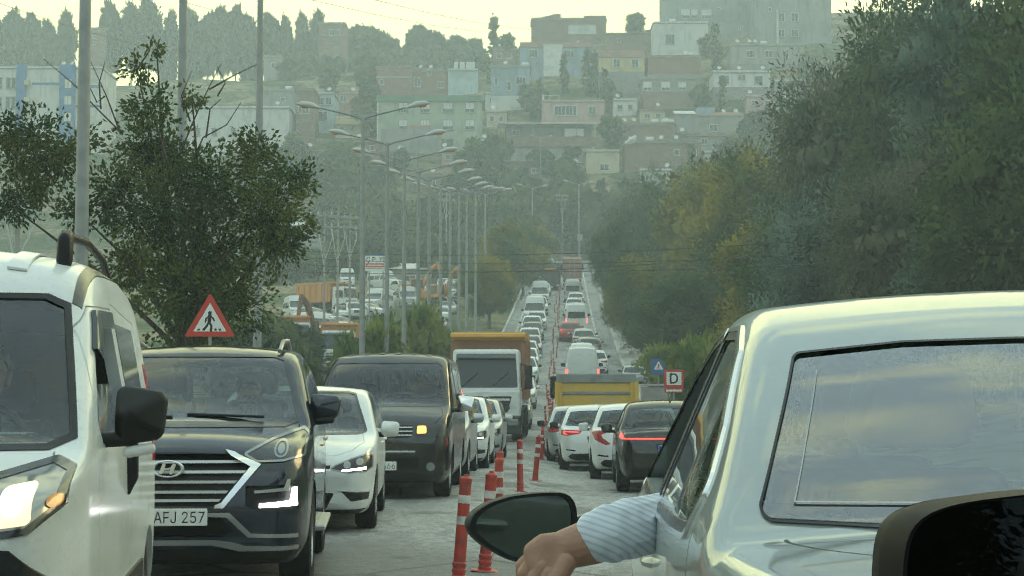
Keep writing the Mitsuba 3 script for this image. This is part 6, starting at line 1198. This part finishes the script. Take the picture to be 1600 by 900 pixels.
house(H, 'plain white cube shaped house with a single window', H, 1021, 1107, 37, 86, 'wall_white', [(1040, 1054, 54, 69)], d=385, frame='wall_grey', tank=1)
house(H, 'low brick sheds on the skyline left of the white cube house', H, 950, 1020, 52, 78, 'wall_oldbrick', [(964, 970, 60, 67)], d=395, roof='lean', roof_mat='wall_concrete')
house('tower_block', 'tall grey concrete tower block at the top right', 'tower block', 1040, 1180, -60, 66, 'wall_tower', [(1064, 1078, 15, 29, 1), (1080, 1090, 15, 29, 1), (1096, 1112, 15, 29, 1), (1121, 1126, 12, 16), (1154, 1158, 12, 16), (1154, 1158, 42, 46)], d=430, depth=18, sill=False, frame='wall_white')
house('tower_block', 'second grey tower block close behind the hanging branches', 'tower block', 1181, 1300, -60, 66, 'wall_grey', row(((1216, 1226), (1236, 1248)), ((20, 34), (46, 58))) + [(1200, 1206, 12, 18)], d=440, depth=18, extra=lambda P, X, Z, h, w, s: P.add('corner_strip', bx(X(1213), X(1216), -.4, 0, -4, Z(16)), 'wall_white', False))
house(H, 'grey rendered house with white barred windows right of the cube house', H, 1142, 1258, 72, 100, 'wall_concrete', [(1166, 1180, 79, 90), (1195, 1208, 79, 90), (1225, 1233, 79, 90)], d=372, dishes=3, tank=1, lower=(112, 'wall_block'))
house(H, 'low white house with three windows below the grey rendered house', H, 1114, 1204, 114, 136, 'wall_white', [(1125, 1139, 118, 131), (1153, 1164, 117, 124), (1179, 1192, 119, 131)], d=344, frame='wall_grey', dishes=3, lower=(152, 'wall_block'))
house(H, 'shed with a thin white roof left of the hanging branches', H, 1210, 1264, 126, 146, 'wall_grey', [(1228, 1240, 134, 143)], d=345, roof='flat', roof_mat='roof_sheet')
house(H, 'pink house with a wide white framed window', H, 846, 945, 160, 194, 'wall_pink', [(866, 901, 165, 181), (919, 932, 166, 180)], d=312, frame='wall_white', extra=lambda P, X, Z, h, w, s: (P.add('roof_frame', cat([tube([(X(q), 1, h), (X(q), 1, h + 1.7)], .06, 6) for q in (849, 858, 874)] + [tube([(X(849), 1, h + 1.6), (X(874), 1, h + 1.6)], .05, 6)]), 'dish'), P.add('chimney', cat([bx(X(847), X(850), .2, .6, h, h + 1.6)]), 'wall_white', False)))
def canopy(P, X, Z, h, w, s):
    P.add('canopy_roof', prism(P2((-3, Z(197)), (5, Z(193)), (5, Z(192)), (-3, Z(195.5))), X(776), X(932), 'x'), 'roof_sheet', False)
    for q in (779, 800, 832, 867, 900, 929): P.add('canopy_post', tube([(X(q), -2.6, Z(220)), (X(q), -2.6, Z(196))], .08, 6), 'galvanised')
    P.add('terrace_wall', bx(X(776), X(932), -3, -2.7, Z(232), Z(217)), 'wall_oldbrick', False); P.add('curtain', bx(X(882), X(912), -1.5, -1.4, Z(216), Z(203)), 'dish', False)
house(H, 'terrace house under a long thin white canopy roof', H, 790, 925, 200, 232, 'wall_grey', [(800, 812, 203, 212)], d=298, extra=canopy, lower=(252, 'wall_white'))
house(H, 'white walled house below the canopy terrace', H, 838, 930, 229, 248, 'wall_white', [(861, 867, 231, 244), (874, 880, 233, 245)], d=288)
house(H, 'low shed with a dark sagging roof edge under the white walled house', H, 790, 868, 252, 276, 'wall_oldbrick', [(830, 843, 263, 271), (815, 822, 262, 270)], d=279, roof='lean', roof_mat='wall_grey')
house(H, 'small beige building with a dark doorway', H, 916, 968, 238, 268, 'wall_cream', [(937, 952, 256, 267)], d=281, roof='flat', sill=False)
house(H, 'brick house with two round topped openings behind the dark trees', H, 976, 1096, 224, 262, 'wall_oldbrick', [(1053, 1062, 233, 243), (1077, 1089, 233, 244)], d=286, dishes=2, tank=2, extra=lambda P, X, Z, h, w, s: P.add('white_tarpaulin', hullballs([(X(978), -.4, Z(224), .3), (X(992), -.5, Z(214), .3), (X(990), -.3, Z(222), .3)], 8), 'roof_sheet'))
house(H, 'brick yard wall heaped with clutter below the pink house', H, 966, 1056, 196, 216, 'wall_oldbrick', d=303, dishes=3, tank=3)
house(H, 'small hut with a bright tilted white roof', H, 1057, 1085, 178, 206, 'wall_grey', d=306, roof='lean', roof_mat='roof_sheet', depth=4)
house(H, 'grey house with an orange sheet on its roof', H, 1084, 1160, 182, 206, 'wall_concrete', [(1108, 1122, 194, 206)], d=308, dishes=2, extra=lambda P, X, Z, h, w, s: (P.add('orange_sheet', prism(P2((.2, h + .3), (3, h + 1.2), (3, h + 1.3), (.2, h + .4)), X(1116), X(1160), 'x'), 'wall_orange', False), P.add('blue_shed', bx(X(1092), X(1120), 3, 6, h, h + 2.3), 'wall_blue', False)))
house(H, 'low reddish roofed house above the yellowing trees', H, 1060, 1150, 212, 236, 'wall_concrete', [(1095, 1106, 216, 226)], d=294, roof='lean', roof_mat='wall_salmon', dishes=1)
house(H, 'brick house on the skyline behind the pines', H, 498, 540, 38, 66, 'wall_oldbrick', [(514, 531, 46, 56)], d=440)
house(H, 'red brick house seen behind the nearest lamp post', H, 132, 165, 46, 100, 'wall_oldbrick', [(140, 150, 60, 70)], d=455)
house('shed', 'small stone shed below the pines', 'shed', 412, 441, 90, 110, 'wall_concrete', [(424, 431, 98, 107)], d=430, depth=4)
house('shed', 'long low shed with a pale roof left of the utility poles', 'shed', 440, 502, 352, 400, 'wall_grey', [(455, 467, 366, 378), (476, 490, 392, 399)], d=205, roof='lean', roof_mat='roof_sheet')
house('shed', 'brick building behind the utility poles', 'shed', 520, 558, 380, 412, 'wall_oldbrick', [(528, 536, 388, 396), (543, 552, 388, 396)], d=200, roof='flat')
house('shed', 'dark workshop behind the orange machines', 'shed', 612, 700, 420, 446, 'wall_grey', [(630, 650, 430, 445), (665, 690, 430, 445)], d=215, roof='lean', roof_mat='roof_sheet', sill=False)
house(H, 'green roofed hut among the trees behind the lamp posts', H, 655, 672, 320, 334, 'wall_darkgreen', d=250, depth=4, roof='lean', roof_mat='wall_darkgreen')
for lb, x0, x1, y0, y1, wl, rf in (('small cream house right of the pale green house', 760, 792, 176, 196, 'wall_cream', 'flat'), ('pale pink cottage below the pale green house', 690, 726, 236, 256, 'wall_pink', 'lean'), ('white cottage low on the slope left of the canopy house', 738, 774, 222, 244, 'wall_white', 'flat'), ('grey block cottage under the green eaved house', 610, 652, 240, 262, 'wall_block', 'flat'),
        ('brick cottage below the cream balcony house', 556, 592, 222, 246, 'wall_brick', 'lean'), ('white walled cottage just above the yellowing trees', 1100, 1146, 240, 260, 'wall_white', 'flat'), ('pinkish cottage at the edge of the hanging branches', 1166, 1214, 152, 174, 'wall_pink', 'flat'), ('pale house close behind the hanging branches', 1220, 1262, 160, 184, 'wall_paleblue', 'flat'), ('salmon roofed cottage above the brick yard wall', 1000, 1040, 172, 190, 'wall_cream', 'lean'),
        ('white cottage low behind the dark trees', 1000, 1050, 268, 288, 'wall_white', 'flat'), ('old brick cottage left of the blue grey house', 770, 806, 78, 100, 'wall_oldbrick', 'flat'), ('grey cottage above the utility poles', 470, 514, 236, 258, 'wall_concrete', 'lean'), ('pale blue cottage on the slope below the warehouse', 410, 452, 248, 270, 'wall_paleblue', 'flat'), ('white cottage between the pink house and the tilted white roof', 958, 996, 158, 178, 'wall_white', 'flat'), ('brick cottage over the tree belt behind the lamp posts', 640, 690, 276, 298, 'wall_oldbrick', 'flat'), ('cream cottage by the far road lamps', 872, 912, 262, 282, 'wall_cream', 'lean')):
    w_ = x1 - x0; house(H, lb, H, x0, x1, y0, y1, wl, [(x0 + w_ * .16, x0 + w_ * .40, y0 + 5, y0 + 14), (x0 + w_ * .6, x0 + w_ * .82, y0 + 5, y0 + 14)], roof=rf, roof_mat='wall_salmon' if rf == 'lean' else 'roof_flat', d=300, frame='wall_white', dishes=1, tank=int(x0) % 2)
# ------------------------------------------------------------------ trees of the hillside
def occupied(px, py, mx=6, my=4): return any(a - mx < px < b + mx and c - 2 < py < e + my for a, b, c, e in OCC)
def hill_tree(key, name, px, py, top, label, w=None, group=None, d=None, catg='tree'):
    d = d or hit(px, py); p = at(px, py, d); z = gz(p[0], d); put_tree(name, key, p[0], d, z, max(2.5, at(px, top, d)[2] - z), label, catg, group, w)
for px, py, top in ((-12, 106, 22), (18, 108, 12), (48, 107, 20), (75, 106, 30), (100, 108, 16), (152, 107, 44), (172, 106, 0), (205, 108, 2), (232, 107, -6), (262, 108, 14), (300, 108, 12), (325, 107, 18), (345, 109, 8), (368, 108, 6), (390, 108, 22), (420, 108, 20), (447, 106, 22), (472, 105, 18), (492, 98, 16)):
    hill_tree(rnd.choice(['pine_a', 'pine_b']), 'pine_tree', px, py, top, 'tall dark pine in the row along the top of the left hill', rnd.uniform(2.6, 3.9), 'pines along the hilltop')
for px, py, top, k, lb in ((568, 92, 44, 'far_a', 'rounded tree on the skyline right of the brick house'), (600, 90, 50, 'far_b', 'bushy tree on the skyline left of the spiky ones'), (655, 92, 40, 'pine_a', 'spiky tree on the skyline in the middle of the sky gap'), (682, 94, 50, 'pine_b', 'spiky tree right of the tallest spiky one'), (716, 96, 54, 'pine_a', 'thin spiky tree above the pale blue wall'), (772, 102, 28, 'poplar', 'tall tree standing alone against the bright sky'), (790, 100, 52, 'far_b', 'bushy tree at the foot of the lone skyline tree'), (992, 56, 22, 'far_a', 'small tree on the skyline left of the tower block'), (918, 150, 80, 'poplar', 'dark slim tree between the blue and the yellow house'), (1118, 112, 40, 'poplar', 'slim tree right of the white cube house'), (930, 148, 84, 'poplar', 'second slim tree close to the yellow house')):
    hill_tree(k, 'hillside_tree', px, py, top, lb, None, 'single trees on the hillside')
nt = 0
for i in range(3600):
    px, py = rnd.uniform(395, 1290), rnd.uniform(92, 425)
    if occupied(px, py, 3, 0): continue
    if px < 560 and py < 118 and py > 100: continue
    if 700 < px < 1010 and py > 385 or (py > 330 and px < 700 and rnd.random() < .55): continue
    d = hit(px, py, 225)
    hh = rnd.uniform(4.0, 9.0) * (1.0 if py > 140 else .75); top = py - hh * F / d
    if any(a - 4 < px < b + 4 and top < e - 3 and py > c + 5 and py > e for a, b, c, e in OCC) and rnd.random() < .93: continue
    hill_tree(rnd.choice(['far_a', 'far_b', 'far_a', 'far_b', 'poplar', 'pine_a']), 'hillside_tree', px, py, top, 'green tree among the houses on the hazy hillside', None, 'trees among the hillside houses', d); nt += 1
    if nt >= 270: break
for i in range(46):
    px, py = rnd.uniform(400, 760), rnd.uniform(395, 470); d = rnd.uniform(212, 240); x = (px - 800) / F * d
    if abs(x - float(road_x(d))) < 7.5: continue
    if i % 2: continue
    put_tree('hillside_tree', rnd.choice(['far_a', 'far_b']), x, d, gz(x, d), rnd.uniform(3.5, 6.5), 'green tree at the edge of the yard beyond the lamp posts', 'tree', 'trees round the yard')
for px, d, hh in ((700, 262, 13), (730, 266, 12), (760, 258, 12), (800, 262, 13), (835, 268, 13), (868, 275, 14), (905, 272, 14), (940, 266, 14), (975, 262, 15), (1010, 258, 14), (660, 262, 12), (620, 258, 12), (580, 255, 11), (540, 250, 11)):
    x = (px - 800) / F * d; put_tree('hillside_tree', rnd.choice(['far_a', 'far_b']), x, d, gz(x, d), hh * .75, 'dark green tree in the belt behind the crest of the road', 'tree', 'tree belt behind the crest')
for px, d, hh in ((440, 95, 4.2), (470, 100, 3.6), (410, 88, 4.5), (360, 80, 4.2), (445, 62, 3.4), (395, 52, 3.0)):
    x = (px - 800) / F * d; put_tree('hillside_tree', 'far_b', x, d, gz(x, d), hh, 'dark leafy shrub behind the trunk of the left tree', 'tree', 'shrubs behind the left tree')
